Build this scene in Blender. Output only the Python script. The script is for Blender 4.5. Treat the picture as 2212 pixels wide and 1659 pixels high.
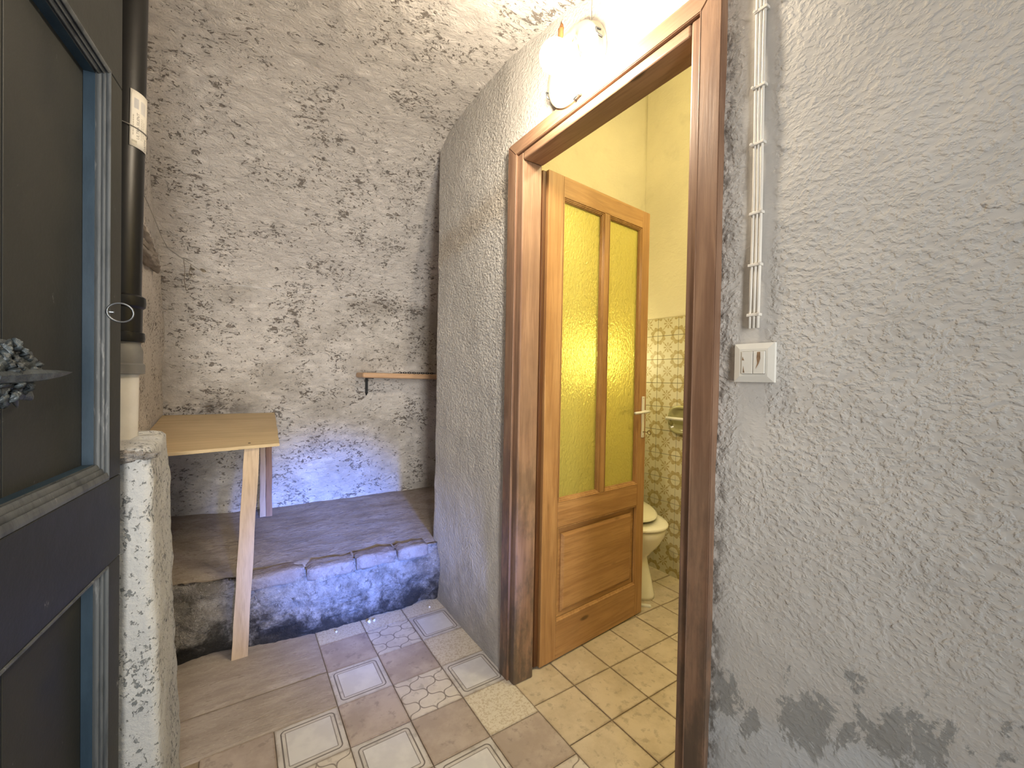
import bpy, bmesh, math, random
from mathutils import Vector, Matrix, noise
random.seed(7)
PI = math.pi
SC = bpy.context.scene
for o in list(bpy.data.objects): bpy.data.objects.remove(o)
COL = SC.collection

# ------------------------------------------------------------------ camera
F_PX, YAW, PIT, ROL, CAM_H = 909.694, .58199513, -.01377177, .01824246, 1.19
cy, sy = math.cos(YAW), math.sin(YAW)
w = Vector((sy, cy, 0)); r = Vector((cy, -sy, 0)); u = Vector((0, 0, 1))
fw = w*math.cos(PIT) + u*math.sin(PIT); u2 = u*math.cos(PIT) - w*math.sin(PIT)
rt = r*math.cos(ROL) + u2*math.sin(ROL); up = u2*math.cos(ROL) - r*math.sin(ROL)
cam = bpy.data.cameras.new('camera'); cam.sensor_width = 36; cam.lens = F_PX/2212*36; cam.clip_start = .01
co = bpy.data.objects.new('camera', cam); COL.objects.link(co)
mw = Matrix((rt, up, -fw)).transposed().to_4x4(); mw.translation = Vector((0, 0, CAM_H)); co.matrix_world = mw
SC.camera = co

# ------------------------------------------------------------------ world, lights, exposure
SC.view_settings.view_transform = 'Standard'; SC.view_settings.look = 'None'
SC.view_settings.gamma = 1; SC.view_settings.use_curve_mapping = False
SC.view_settings.exposure = 0.16
SC.cycles.max_bounces = 8; SC.cycles.diffuse_bounces = 4; SC.cycles.glossy_bounces = 3; SC.cycles.transmission_bounces = 6
SC.cycles.caustics_reflective = False; SC.cycles.caustics_refractive = False
W = bpy.data.worlds.new('world'); SC.world = W; W.use_nodes = True
bg = W.node_tree.nodes['Background']; bg.inputs[0].default_value = (.72, .86, 1.0, 1); bg.inputs[1].default_value = 1.5

def light(name, kind, loc, energy, color, **kw):
    l = bpy.data.lights.new(name, kind); l.energy = energy; l.color = color
    for k, v in kw.items():
        if k != 'aim': setattr(l, k, v)
    o = bpy.data.objects.new(name, l); COL.objects.link(o); o.location = loc
    if 'aim' in kw:
        o.rotation_euler = (Vector(kw['aim']) - Vector(loc)).to_track_quat('-Z', 'Y').to_euler()
    return o
# added blue spot and warm fill standing in for daylight through the entrance
light('daylight_spot', 'SPOT', (.50, -1.25, .95), 2100, (.10, .24, 1.0), aim=(.52, 2.3, .30), spot_size=math.radians(18), spot_blend=1.0, shadow_soft_size=.14)
light('daylight_fill', 'AREA', (-.12, -1.28, 1.30), 11, (1.0, .96, .90), aim=(.62, 2.4, 1.15), shape='RECTANGLE', size=.35, size_y=1.4, spread=math.radians(62))
BULB_L = 410.0
BULB_C = (1.0, .86, .66)
BATH_L = 150.0
BATH_C = (1.0, .89, .50)

# ------------------------------------------------------------------ node helper
class NT:
    def __init__(s, name):
        s.m = bpy.data.materials.new(name); s.m.use_nodes = True; s.t = s.m.node_tree
        s.b = s.t.nodes['Principled BSDF']; s.out = s.t.nodes['Material Output']
    def n(s, typ, **kw):
        nd = s.t.nodes.new(typ)
        for k, v in kw.items():
            if hasattr(nd, k): setattr(nd, k, v)
        return nd
    def put(s, sock, v):
        if isinstance(v, bpy.types.NodeSocket): s.t.links.new(v, sock)
        elif v is not None:
            if hasattr(sock.default_value, '__len__'):
                v = tuple(v) if hasattr(v, '__len__') else (v,)*len(sock.default_value)
                if len(sock.default_value) == 4 and len(v) == 3: v = v+(1,)
            sock.default_value = v
    def M(s, op, a, b=None, c=None, clamp=False):
        nd = s.n('ShaderNodeMath', operation=op); nd.use_clamp = clamp
        for i, v in enumerate((a, b, c)):
            if v is not None: s.put(nd.inputs[i], v)
        return nd.outputs[0]
    def mix(s, f, a, b, mode='MIX'):
        nd = s.t.nodes.new('ShaderNodeMix'); nd.data_type = 'RGBA'; nd.blend_type = mode
        s.put(nd.inputs[0], f); s.put(nd.inputs[6], a); s.put(nd.inputs[7], b); return nd.outputs[2]
    def step(s, v, lo, hi, a=0.0, b=1.0):
        nd = s.n('ShaderNodeMapRange'); nd.clamp = True; nd.interpolation_type = 'SMOOTHSTEP'
        s.put(nd.inputs[0], v); s.put(nd.inputs[1], lo); s.put(nd.inputs[2], hi); s.put(nd.inputs[3], a); s.put(nd.inputs[4], b)
        return nd.outputs[0]
    def obj(s): return s.n('ShaderNodeTexCoord').outputs['Object']
    def uv(s): return s.n('ShaderNodeTexCoord').outputs['UV']
    def rnd(s): return s.n('ShaderNodeObjectInfo').outputs['Random']
    def map(s, v, rot=(0, 0, 0), scale=(1, 1, 1), loc=(0, 0, 0)):
        nd = s.n('ShaderNodeMapping'); s.put(nd.inputs[0], v); nd.inputs[1].default_value = loc; nd.inputs[2].default_value = rot; nd.inputs[3].default_value = scale
        return nd.outputs[0]
    def noise(s, v, scale, detail=4, rough=.55, dist=0):
        nd = s.n('ShaderNodeTexNoise'); s.put(nd.inputs['Vector'], v); nd.inputs['Scale'].default_value = scale
        nd.inputs['Detail'].default_value = detail; nd.inputs['Roughness'].default_value = rough; nd.inputs['Distortion'].default_value = dist
        return nd.outputs[0]
    def voro(s, v, scale, feat='F1'):
        nd = s.n('ShaderNodeTexVoronoi', feature=feat); s.put(nd.inputs['Vector'], v); nd.inputs['Scale'].default_value = scale
        return nd.outputs['Distance']
    def xyz(s, v):
        nd = s.n('ShaderNodeSeparateXYZ'); s.put(nd.inputs[0], v); return nd.outputs
    def addv(s, a, b):
        nd = s.n('ShaderNodeVectorMath', operation='ADD'); s.put(nd.inputs[0], a); s.put(nd.inputs[1], b); return nd.outputs[0]
    def offs(s, v, k=13.0):
        return s.addv(v, s.M('MULTIPLY', s.rnd(), k))
    def bump(s, h, dist, strength=1.0, nrm=None):
        nd = s.n('ShaderNodeBump'); s.put(nd.inputs['Height'], h); nd.inputs['Distance'].default_value = dist; nd.inputs['Strength'].default_value = strength
        if nrm is not None: s.put(nd.inputs['Normal'], nrm)
        return nd.outputs[0]
    def done(s, col=None, rough=.6, normal=None, metal=0, spec=.5, **kw):
        s.put(s.b.inputs['Base Color'], col); s.put(s.b.inputs['Roughness'], rough); s.put(s.b.inputs['Metallic'], metal)
        s.put(s.b.inputs['Specular IOR Level'], spec)
        if normal is not None: s.put(s.b.inputs['Normal'], normal)
        for k, v in kw.items(): s.put(s.b.inputs[k.replace('_', ' ')], v)
        return s.m

def plain(name, col, rough=.5, metal=0, spec=.5, var=.12, vs=20, bmp=.0004):
    t = NT(name); v = t.offs(t.obj()); n1 = t.noise(v, vs, 5); c = t.mix(t.step(n1, .3, .7), [x*(1-var) for x in col], [min(1, x*(1+var)) for x in col])
    return t.done(c, rough, t.bump(t.noise(v, vs*6, 3), bmp, .6), metal, spec)

def mat_plaster(name, base, dark, kind='rough'):
    t = NT(name); o = t.obj()
    big = t.noise(o, 1.6, 4); med = t.noise(o, 7, 5, .6)
    col = t.mix(t.step(big, .35, .65), [x*.93 for x in base], [min(1, x*1.05) for x in base])
    col = t.mix(t.step(med, .55, .78, 0, .35), col, [x*.72 for x in base])
    if kind == 'back':      # pitted, diagonally trowelled lime plaster
        X, Y, Z = t.xyz(o)
        m = t.map(o, rot=(0, math.radians(32), 0), scale=(.75, 1.15, 1.25))
        a = t.M('MAXIMUM', t.noise(m, 58, 5, .68, .9), t.M('SUBTRACT', t.noise(m, 27, 6, .7, .8), .012)); den = t.noise(o, 5.0, 3)
        thr = t.step(den, .35, .66, .64, .558)
        pit = t.M('MULTIPLY', t.step(t.M('SUBTRACT', a, thr), 0, .035), .8)
        pit2 = t.step(t.noise(m, 130, 3, .6, .3), .60, .70, 0, .40)
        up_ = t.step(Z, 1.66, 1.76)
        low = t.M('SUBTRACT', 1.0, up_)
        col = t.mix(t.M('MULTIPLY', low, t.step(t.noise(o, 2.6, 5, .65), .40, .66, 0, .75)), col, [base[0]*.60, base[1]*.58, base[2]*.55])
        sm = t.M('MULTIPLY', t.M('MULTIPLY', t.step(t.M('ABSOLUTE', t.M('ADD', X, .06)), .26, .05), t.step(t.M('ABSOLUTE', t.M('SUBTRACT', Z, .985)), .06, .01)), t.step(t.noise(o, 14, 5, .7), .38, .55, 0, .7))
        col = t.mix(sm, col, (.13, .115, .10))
        col = t.mix(pit2, col, [x*.62 for x in base]); col = t.mix(pit, col, dark)
        mottled = t.M('MULTIPLY', t.step(Z, .95, .3), t.step(t.noise(o, 3.2, 5, .6), .38, .62, 0, .55))  # mottled darkening that grows toward the foot of the wall
        col = t.mix(mottled, col, [base[0]*.5, base[1]*.5, base[2]*.5])
        h = t.M('SUBTRACT', t.M('ADD', t.M('MULTIPLY', t.noise(m, 22, 7, .72, .5), 1.0), t.M('MULTIPLY', t.noise(o, 85, 3, .6), .18)), t.M('MULTIPLY', pit, .30))
        nr = t.bump(h, .024, 1.0)
    elif kind == 'stucco':
        X, Y, Z = t.xyz(o)
        wv = t.addv(o, t.M('MULTIPLY', t.noise(o, 9, 2), .03))
        m = t.map(wv, rot=(math.radians(-38), 0, 0), scale=(1, .85, 1.1))
        a = t.noise(m, 105, 3, .5, .1); b2 = t.voro(t.map(wv, rot=(math.radians(-30), 0, 0), scale=(1, .7, 1.1)), 85, 'SMOOTH_F1')
        h = t.M('ADD', t.M('MULTIPLY', t.step(a, .42, .66), .7), t.M('MULTIPLY', t.M('SUBTRACT', .6, b2), 1.1))
        smooth = t.step(t.M('ADD', Z, t.M('MULTIPLY', t.noise(o, 3, 3), .5)), .75, 1.25, .35, 1)
        far = t.step(Y, 1.40, 1.50)
        # smooth band of filler beside the cables and around the switch
        band = t.M('MULTIPLY', t.step(t.M('ABSOLUTE', t.M('SUBTRACT', Y, t.M('ADD', .455, t.M('MULTIPLY', t.noise(o, 6, 2), .03)))), .022, .045), 1.0)
        band = t.M('MAXIMUM', band, t.M('SUBTRACT', 1, t.step(Z, 1.0, 1.1)))
        h = t.M('MULTIPLY', t.M('MULTIPLY', h, smooth), t.M('ADD', .18, t.M('MULTIPLY', band, .82)))
        h = t.M('MULTIPLY', h, t.M('ADD', 1, t.M('MULTIPLY', far, 1.5)))
        h = t.M('ADD', h, t.M('MULTIPLY', t.noise(o, 22, 4, .6), .35))
        nr = t.bump(h, .0021, .9)
        # peeled paint
        md = t.map(o, rot=(math.radians(-25), 0, 0), scale=(1, 1.0, .7))
        nz = t.noise(md, 16, 7, .72, .4); zz = t.M('SUBTRACT', Z, t.M('ADD', .47, t.M('MULTIPLY', t.M('SUBTRACT', .52, Y), .45)))
        near = t.step(Y, .62, .58)
        # stepped band of lost paint running along the wall foot
        bandm = t.step(t.M('ABSOLUTE', t.M('ADD', zz, t.M('MULTIPLY', t.M('SUBTRACT', t.noise(o, 4, 3), .5), .16))), .13, .0)
        peel = t.M('MULTIPLY', t.M('MULTIPLY', t.step(t.M('ADD', nz, t.M('MULTIPLY', bandm, .135)), .60, .64), t.step(bandm, .02, .2)), near)
        blue = t.M('MULTIPLY', t.step(zz, .0, -.05), near)
        col = t.mix(t.M('MULTIPLY', blue, .65), col, (.50, .53, .56))
        col = t.mix(t.M('MULTIPLY', peel, .9), col, (.29, .29, .28))
        chip = t.step(t.noise(t.map(o, rot=(.5, 0, 0), scale=(1, 1.2, .8)), 42, 4, .65, .5), .70, .73, 0, .75)
        col = t.mix(chip, col, dark)
        # brown damp stain across the far section and grime at its foot
        dg = t.M('ABSOLUTE', t.M('SUBTRACT', t.M('ADD', Z, t.M('MULTIPLY', t.noise(o, 8, 3), .10)), t.M('ADD', 1.95, t.M('MULTIPLY', t.M('SUBTRACT', 1.8, Y), .12))))
        st = t.M('MULTIPLY', t.step(dg, .12, .02, 0, .34), far)
        col = t.mix(st, col, (.33, .25, .15))
        gr = t.M('MULTIPLY', t.step(t.M('ADD', Z, t.M('MULTIPLY', t.noise(o, 9, 6, .7), .75)), .72, .36), far)
        col = t.mix(t.M('MULTIPLY', gr, .5), col, (.20, .19, .18))
        gm = t.M('MULTIPLY', t.step(t.noise(t.map(o, scale=(1, 1, .45)), 9, 6, .68), .53, .70, 0, .24), t.M('MULTIPLY', far, t.step(Z, 1.9, 1.3)))
        col = t.mix(gm, col, (.27, .25, .23))
        gap = t.M('MULTIPLY', t.M('MULTIPLY', t.step(Y, .505, .545), t.step(Y, .60, .58)), t.step(t.noise(t.map(o, scale=(1, 1, .5)), 60, 5, .7), .42, .60, 0, .8))
        col = t.mix(gap, col, (.10, .085, .07))
    elif kind == 'low':
        a = t.M('MAXIMUM', t.noise(t.map(o, rot=(0, .5, 0), scale=(1, 1, .8)), 105, 4, .65, .4), t.M('SUBTRACT', t.noise(o, 40, 5, .68, .3), .05))
        a = t.M('ADD', a, t.step(t.noise(o, 6, 3), .4, .6, -.045, .02))
        pit = t.step(a, .565, .625); X, Y, Z = t.xyz(o)
        col = t.mix(pit, col, dark)
        nr = t.bump(t.M('SUBTRACT', t.noise(o, 60, 5, .65), t.M('MULTIPLY', pit, .5)), .006, .8)
    elif kind == 'cream':
        nr = t.bump(t.M('ADD', t.noise(t.map(o, scale=(1, 1, 1.6)), 22, 5, .6, .4), t.M('MULTIPLY', t.noise(o, 90, 3), .2)), .006, .7)
    else:
        nr = t.bump(t.noise(o, 50, 5, .65), .006, .8)
    return t.done(col, .92, nr, spec=.15)

def mat_stone(name, c1, c2, c3, zdark=None, stretch=(1, 1, 1), amp=.012):
    t = NT(name); o = t.obj(); m = t.map(o, scale=stretch)
    a = t.noise(m, 6, 8, .74, .2); b2 = t.noise(m, 24, 6, .74, .3); c = t.noise(m, 95, 3, .6)
    col = t.mix(t.step(a, .38, .62), c1, c2); col = t.mix(t.step(b2, .52, .66, 0, .8), col, c3)
    col = t.mix(t.step(c, .60, .72, 0, .5), col, [min(1, x*1.6) for x in c2])
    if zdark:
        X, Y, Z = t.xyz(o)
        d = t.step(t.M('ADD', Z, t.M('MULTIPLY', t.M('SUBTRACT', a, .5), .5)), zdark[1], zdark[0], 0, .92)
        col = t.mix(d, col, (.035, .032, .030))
    return t.done(col, .9, t.bump(t.M('ADD', b2, t.M('MULTIPLY', c, .30)), amp*1.5, 1.0), spec=.2)

def mat_wood(name, c1, c2, axis='z', rough=.42, knots=True, scale=1.0, coat=0.0, wear_shade=0):
    t = NT(name); o = t.offs(t.obj(), 7)
    st = {'z': (26, 26, 1.6), 'x': (1.6, 26, 26), 'y': (26, 1.6, 26)}[axis]
    kn = {'z': (8, 8, 2.6), 'x': (2.6, 8, 8), 'y': (8, 2.6, 8)}[axis]
    g = t.noise(t.map(o, scale=[x*scale for x in st]), 1.0, 7, .62, 1.2)
    f = t.noise(t.map(o, scale=[x*scale*5 for x in st]), 1.0, 3, .6)
    blot = t.noise(o, 4.5, 3)
    col = t.mix(t.step(g, .32, .68), c1, c2)
    col = t.mix(t.step(f, .45, .7, 0, .3), col, [x*.55 for x in c1])
    col = t.mix(t.step(blot, .4, .7, 0, .3), col, [x*.75 for x in c1])
    if knots:
        kv = t.voro(t.map(o, scale=kn), 1.0); k = t.step(kv, .10, .04)
        col = t.mix(t.M('MULTIPLY', k, .75), col, [x*.22 for x in c1])
    if wear_shade:
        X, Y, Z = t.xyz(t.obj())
        wv = t.M('MULTIPLY', t.step(Z, 1.5, .1), t.step(t.noise(t.map(o, scale=(1, 1, .4)), 12, 6, .7), .42, .62, 0, wear_shade))  # grime noise plus painted shade, deepening toward the casing foot
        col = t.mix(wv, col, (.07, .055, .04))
    return t.done(col, rough, t.bump(t.M('ADD', g, t.M('MULTIPLY', f, .5)), .0012, .6), spec=.45, Coat_Weight=coat)

def tile_base(t, c1, c2):
    v = t.offs(t.obj(), 19)
    n1 = t.noise(v, 9, 6, .62); n2 = t.noise(v, 34, 4, .6)
    col = t.mix(t.step(n1, .38, .64), c1, c2)
    col = t.mix(t.step(n2, .55, .68, 0, .55), col, [x*.62 for x in c1])
    return v, col
def tile_finish(t, col, v, rough=.32):
    # grime along the tile edges
    U, V, _ = t.xyz(t.uv())
    e = t.M('MINIMUM', t.M('MINIMUM', U, t.M('SUBTRACT', 1, U)), t.M('MINIMUM', V, t.M('SUBTRACT', 1, V)))
    g = t.step(t.M('ADD', e, t.M('MULTIPLY', t.noise(v, 18, 5, .7), .09)), .085, .04, 0, .5)
    col = t.mix(g, col, (.23, .16, .10))
    return t.done(col, t.step(t.noise(v, 25, 4), .3, .7, rough, rough+.22), t.bump(t.noise(v, 30, 4), .0006, .5), spec=.4)
def mat_tile_plain(name, c1, c2):
    t = NT(name); v, col = tile_base(t, c1, c2); return tile_finish(t, col, v)
def mat_tile_speckle(name):
    t = NT(name); v = t.offs(t.obj(), 19); n2 = t.noise(v, 125, 4, .65, .3)
    col = t.mix(t.step(n2, .47, .60), (.60, .55, .47), (.46, .39, .30))
    return tile_finish(t, col, v)
def mat_tile_frame(name):
    t = NT(name); v, col = tile_base(t, (.47, .44, .42), (.56, .53, .51)); U, V, _ = t.xyz(t.uv())
    R = .075; a = t.M('ABSOLUTE', t.M('SUBTRACT', U, .5)); b2 = t.M('ABSOLUTE', t.M('SUBTRACT', V, .5))
    qx = t.M('MAXIMUM', t.M('SUBTRACT', a, .415-R), 0); qy = t.M('MAXIMUM', t.M('SUBTRACT', b2, .415-R), 0)
    sd = t.M('SUBTRACT', t.M('SQRT', t.M('ADD', t.M('MULTIPLY', qx, qx), t.M('MULTIPLY', qy, qy))), R)
    inn = t.M('MAXIMUM', t.M('SUBTRACT', a, .415-R), t.M('SUBTRACT', b2, .415-R))
    sd = t.M('ADD', sd, t.M('MINIMUM', t.M('MULTIPLY', inn, 1.0), 0))
    l1 = t.step(t.M('ABSOLUTE', sd), .015, .007); l2 = t.step(t.M('ABSOLUTE', t.M('ADD', sd, .062)), .010, .004, 0, .85)
    inside = t.step(sd, -.055, -.075)
    col = t.mix(inside, col, t.mix(t.step(t.noise(v, 14, 4), .4, .65), (.55, .54, .56), (.62, .61, .62)))
    col = t.mix(t.M('MAXIMUM', l1, l2), col, (.15, .13, .12))
    return tile_finish(t, col, v)
def mat_tile_lattice(name):
    t = NT(name); v, col = tile_base(t, (.52, .47, .42), (.60, .55, .49)); U, V, _ = t.xyz(t.uv())
    p = t.M('MULTIPLY', t.M('ADD', U, V), 2.0); q = t.M('MULTIPLY', t.M('SUBTRACT', U, V), 2.0)
    def wob(x, y):
        s1 = t.M('MULTIPLY', t.M('SINE', t.M('MULTIPLY', y, 2*PI)), .12)
        fr = t.M('FRACT', t.M('ADD', t.M('ADD', x, s1), 10.0))
        d = t.M('MINIMUM', fr, t.M('SUBTRACT', 1, fr)); return t.step(d, .045, .022)
    ln = t.M('MAXIMUM', wob(p, q), wob(q, p))
    col = t.mix(t.M('MULTIPLY', ln, .85), col, (.17, .14, .12))
    return tile_finish(t, col, v)
def mat_tile_flower(name):
    t = NT(name); v = t.offs(t.obj(), 19); U, V, _ = t.xyz(t.uv())
    cu = t.M('SUBTRACT', U, .5); cv = t.M('SUBTRACT', V, .5)
    def pol(a, b2): return t.M('SQRT', t.M('ADD', t.M('MULTIPLY', a, a), t.M('MULTIPLY', b2, b2))), t.M('ARCTAN2', b2, a)
    rc, th = pol(cu, cv)
    au = t.M('SUBTRACT', .5, t.M('ABSOLUTE', cu)); av = t.M('SUBTRACT', .5, t.M('ABSOLUTE', cv))
    rk, tk = pol(au, av)
    light_ = (.64, .60, .44); tan_ = (.42, .335, .16); mid = (.49, .42, .23)
    petal = t.M('MULTIPLY', t.step(t.M('COSINE', t.M('MULTIPLY', th, 8)), -.25, .1), t.M('MULTIPLY', t.step(rc, .05, .07), t.step(rc, .215, .19)))
    dot = t.step(rc, .03, .02)
    ring = t.M('MULTIPLY', t.step(rk, .205, .215), t.step(rk, t.M('ADD', .335, t.M('MULTIPLY', t.M('COSINE', t.M('MULTIPLY', tk, 8)), .045)), 0, 0, 1))
    outer = t.M('ADD', .355, t.M('MULTIPLY', t.M('COSINE', t.M('MULTIPLY', tk, 8)), -.04))
    ring = t.M('MULTIPLY', t.step(rk, .205, .215), t.M('LESS_THAN', rk, outer))
    swirl = t.step(t.M('SINE', t.M('MULTIPLY', t.M('ADD', rk, t.M('MULTIPLY', tk, .11)), 60)), .2, .8, 0, .5)
    rcol = t.mix(swirl, tan_, mid)
    dg = t.M('MULTIPLY', t.M('MULTIPLY', t.step(t.M('ABSOLUTE', t.M('SUBTRACT', t.M('ABSOLUTE', cu), t.M('ABSOLUTE', cv))), .05, .03), t.step(rc, .20, .23)), t.step(rk, .24, .30))
    col = t.mix(ring, light_, rcol); col = t.mix(dg, col, mid); col = t.mix(t.M('MAXIMUM', petal, dot), col, tan_)
    return t.done(col, .38, t.bump(t.noise(v, 12, 3), .0008, .4), spec=.35)

# ------------------------------------------------------------------ mesh helpers
def link(name, me, mats, parent=None, smooth=False):
    o = bpy.data.objects.new(name, me); COL.objects.link(o)
    if not isinstance(mats, (list, tuple)): mats = [mats]
    for m in mats: me.materials.append(m)
    if smooth:
        for p in me.polygons: p.use_smooth = True
    if parent: o.parent = parent
    return o
def mesh(name, vs, fs, mats, parent=None, smooth=False, uvs=None):
    me = bpy.data.meshes.new(name); me.from_pydata([tuple(v) for v in vs], [], fs); me.update()
    if uvs:
        l = me.uv_layers.new(name='UVMap')
        for p in me.polygons:
            for li in p.loop_indices: l.data[li].uv = uvs[me.loops[li].vertex_index]
    return link(name, me, mats, parent, smooth)
def bm_obj(name, bm, mats, parent=None, smooth=False):
    bmesh.ops.recalc_face_normals(bm, faces=bm.faces)
    me = bpy.data.meshes.new(name); bm.to_mesh(me); bm.free(); return link(name, me, mats, parent, smooth)
def bbox(bm, lo, hi, bev=0, seg=2, jitter=0):
    g = bmesh.ops.create_cube(bm, size=1); vs = g['verts']
    for v in vs:
        v.co = Vector([lo[i] + (v.co[i]+.5)*(hi[i]-lo[i]) for i in range(3)]) + Vector([random.uniform(-jitter, jitter) for _ in range(3)])
    if bev:
        es = list({e for v in vs for e in v.link_edges})
        bmesh.ops.bevel(bm, geom=es, offset=bev, segments=seg, affect='EDGES', profile=.5)
def box(name, lo, hi, m, parent=None, bev=0, seg=2, jitter=0, smooth=False):
    bm = bmesh.new(); bbox(bm, lo, hi, bev, seg, jitter); return bm_obj(name, bm, m, parent, smooth)
def tube_geo(pts, rad, n=10, closed=False, cap=True):
    vs, fs = [], []; pts = [Vector(p) for p in pts]; N = len(pts); rr = rad if hasattr(rad, '__len__') else [rad]*N
    prev = None
    for i, p in enumerate(pts):
        a = pts[(i-1) % N] if (closed or i > 0) else p; b = pts[(i+1) % N] if (closed or i < N-1) else p
        d = (b-a).normalized()
        if prev is None: x = d.orthogonal().normalized()
        else: x = (prev - d*prev.dot(d)).normalized()
        prev = x; y = d.cross(x)
        for k in range(n):
            t = 2*PI*k/n; vs.append(p + (x*math.cos(t)+y*math.sin(t))*rr[i])
    for i in range(N if closed else N-1):
        for k in range(n):
            a = i*n+k; b = i*n+(k+1) % n; c = ((i+1) % N)*n+(k+1) % n; d = ((i+1) % N)*n+k; fs.append((a, b, c, d))
    if cap and not closed: fs.append(tuple(range(n-1, -1, -1))); fs.append(tuple((N-1)*n+k for k in range(n)))
    return vs, fs
def tube(name, pts, rad, m, parent=None, n=10, closed=False):
    vs, fs = tube_geo(pts, rad, n, closed); return mesh(name, vs, fs, m, parent, True)
def loft(rings, closed=True, cap0=True, cap1=True):
    n = len(rings[0]); vs = [v for r_ in rings for v in r_]; fs = []
    for i in range(len(rings)-1):
        for k in range(n if closed else n-1):
            a = i*n+k; b = i*n+(k+1) % n; fs.append((a, b, b+n, a+n))
    if cap0: fs.append(tuple(range(n-1, -1, -1)))
    if cap1: fs.append(tuple((len(rings)-1)*n+k for k in range(n)))
    return vs, fs
def merge(geos):
    V, Fc = [], []
    for vs, fs in geos:
        b = len(V); V += [tuple(v) for v in vs]; Fc += [tuple(i+b for i in f) for f in fs]
    return V, Fc
def lathe(name, prof, origin, axis, m, parent=None, n=32, smooth=True):
    axis = Vector(axis).normalized(); x = axis.orthogonal().normalized(); y = axis.cross(x); o = Vector(origin)
    rings = [[o + axis*h + (x*math.cos(2*PI*k/n)+y*math.sin(2*PI*k/n))*max(rad, 1e-5) for k in range(n)] for rad, h in prof]
    vs, fs = loft(rings); ob = mesh(name, vs, fs, m, parent, smooth)
    if smooth: add_bevel_smooth(ob)
    return ob
def add_bevel_smooth(o, ang=40):
    me = o.data
    try: me.set_sharp_from_angle(angle=math.radians(ang))
    except Exception: pass
def empty(name, loc, rotz=0, label=None, cat=None, kind=None, group=None, mat=None):
    o = bpy.data.objects.new(name, None); COL.objects.link(o); o.location = loc; o.rotation_euler = (0, 0, rotz); o.empty_display_size = .05
    if mat is not None: o.matrix_world = mat
    return tag(o, label, cat, kind, group)
def tag(o, label=None, cat=None, kind=None, group=None):
    if label: o['label'] = label
    if cat: o['category'] = cat
    if kind: o['kind'] = kind
    if group: o['group'] = group
    return o
def fbm(p, s, oct_=4): return noise.fractal(Vector(p)*s, 1.0, 2.0, oct_)

# ------------------------------------------------------------------ materials
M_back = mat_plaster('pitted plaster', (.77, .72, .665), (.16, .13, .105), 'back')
M_stucco = mat_plaster('white stucco', (.55, .53, .50), (.24, .21, .18), 'stucco')
M_left = mat_plaster('left wall plaster', (.62, .57, .51), (.2, .17, .14), 'low')
M_low = mat_plaster('low wall plaster', (.43, .43, .42), (.17, .18, .18), 'low')
M_cream = mat_plaster('bathroom plaster', (.74, .68, .52), (.3, .25, .15), 'cream')
M_grout = plain('grout', (.30, .235, .165), .95, var=.25, vs=30)
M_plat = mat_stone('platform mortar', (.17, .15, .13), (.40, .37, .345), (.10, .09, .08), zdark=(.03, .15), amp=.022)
M_ptop = mat_stone('platform top', (.31, .255, .205), (.40, .34, .285), (.22, .175, .14), stretch=(.9, 1.5, 1), amp=.010)
M_brick = mat_stone('worn brick', (.23, .175, .145), (.31, .265, .235), (.17, .13, .11), amp=.008)
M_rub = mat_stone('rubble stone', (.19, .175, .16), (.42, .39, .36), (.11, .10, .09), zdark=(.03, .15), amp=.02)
M_slab = mat_stone('worn floor slab', (.33, .28, .25), (.42, .365, .33), (.27, .225, .195), stretch=(.8, 3.0, 1), amp=.002)
M_taupe = mat_tile_plain('taupe tile', (.34, .28, .245), (.43, .365, .325))
M_beige = mat_tile_plain('beige bathroom tile', (.46, .385, .285), (.56, .475, .365))
M_speck = mat_tile_speckle('speckled tile'); M_frame_t = mat_tile_frame('framed tile'); M_latt = mat_tile_lattice('lattice tile')
M_flower = mat_tile_flower('flower wall tile')
M_jamb = mat_wood('door casing wood', (.185, .10, .06), (.30, .18, .11), 'z', .45, wear_shade=.8)
M_jambh = mat_wood('door casing wood horizontal', (.24, .135, .078), (.36, .22, .135), 'y', .45)
M_door = mat_wood('pine door wood', (.30, .15, .055), (.42, .235, .095), 'z', .38)
M_doorh = mat_wood('pine door wood horizontal', (.30, .15, .055), (.42, .235, .095), 'x', .38)
M_doordark = mat_wood('dark moulding wood', (.07, .028, .012), (.13, .05, .018), 'z', .35, knots=False)
M_post = mat_wood('raw pine post', (.50, .37, .25), (.60, .46, .33), 'z', .7, knots=False)
M_postd = mat_wood('old brown post', (.24, .13, .075), (.33, .19, .11), 'z', .7)
M_board = mat_wood('pale table board', (.52, .39, .22), (.62, .48, .29), 'x', .6, knots=False, scale=.6)
M_shelf = mat_wood('shelf pine', (.50, .30, .16), (.62, .40, .24), 'x', .4, knots=False)
M_black = plain('black plastic', (.007, .007, .007), .36, spec=.28, bmp=.0001)
M_grey = plain('grey plastic', (.125, .12, .11), .5)
M_wpipe = plain('off white pipe', (.56, .53, .47), .45, var=.05)
M_iron = plain('painted iron', (.045, .055, .06), .42, metal=.2, spec=.5, var=.5, vs=60, bmp=.002)
M_blackiron = plain('black iron', (.012, .012, .012), .45, metal=.4)
M_steel = plain('dull steel', (.17, .18, .19), .35, metal=.9, vs=80)
M_brass = plain('dark brass', (.22, .15, .06), .4, metal=.9)
M_enamel = plain('cream lamp enamel', (.48, .43, .34), .35, var=.04)
M_white = plain('white plastic', (.66, .64, .58), .35, var=.03, bmp=.0001)
M_cable = plain('white cable', (.66, .62, .55), .55, var=.05)
M_porc = plain('white porcelain', (.76, .73, .62), .08, var=.02, bmp=.00005)
M_olive = plain('olive ceramic', (.36, .34, .17), .15, var=.05)
M_paper = plain('label paper', (.62, .58, .50), .5, var=.03)
M_ink = plain('label ink', (.12, .11, .10), .6)
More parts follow.
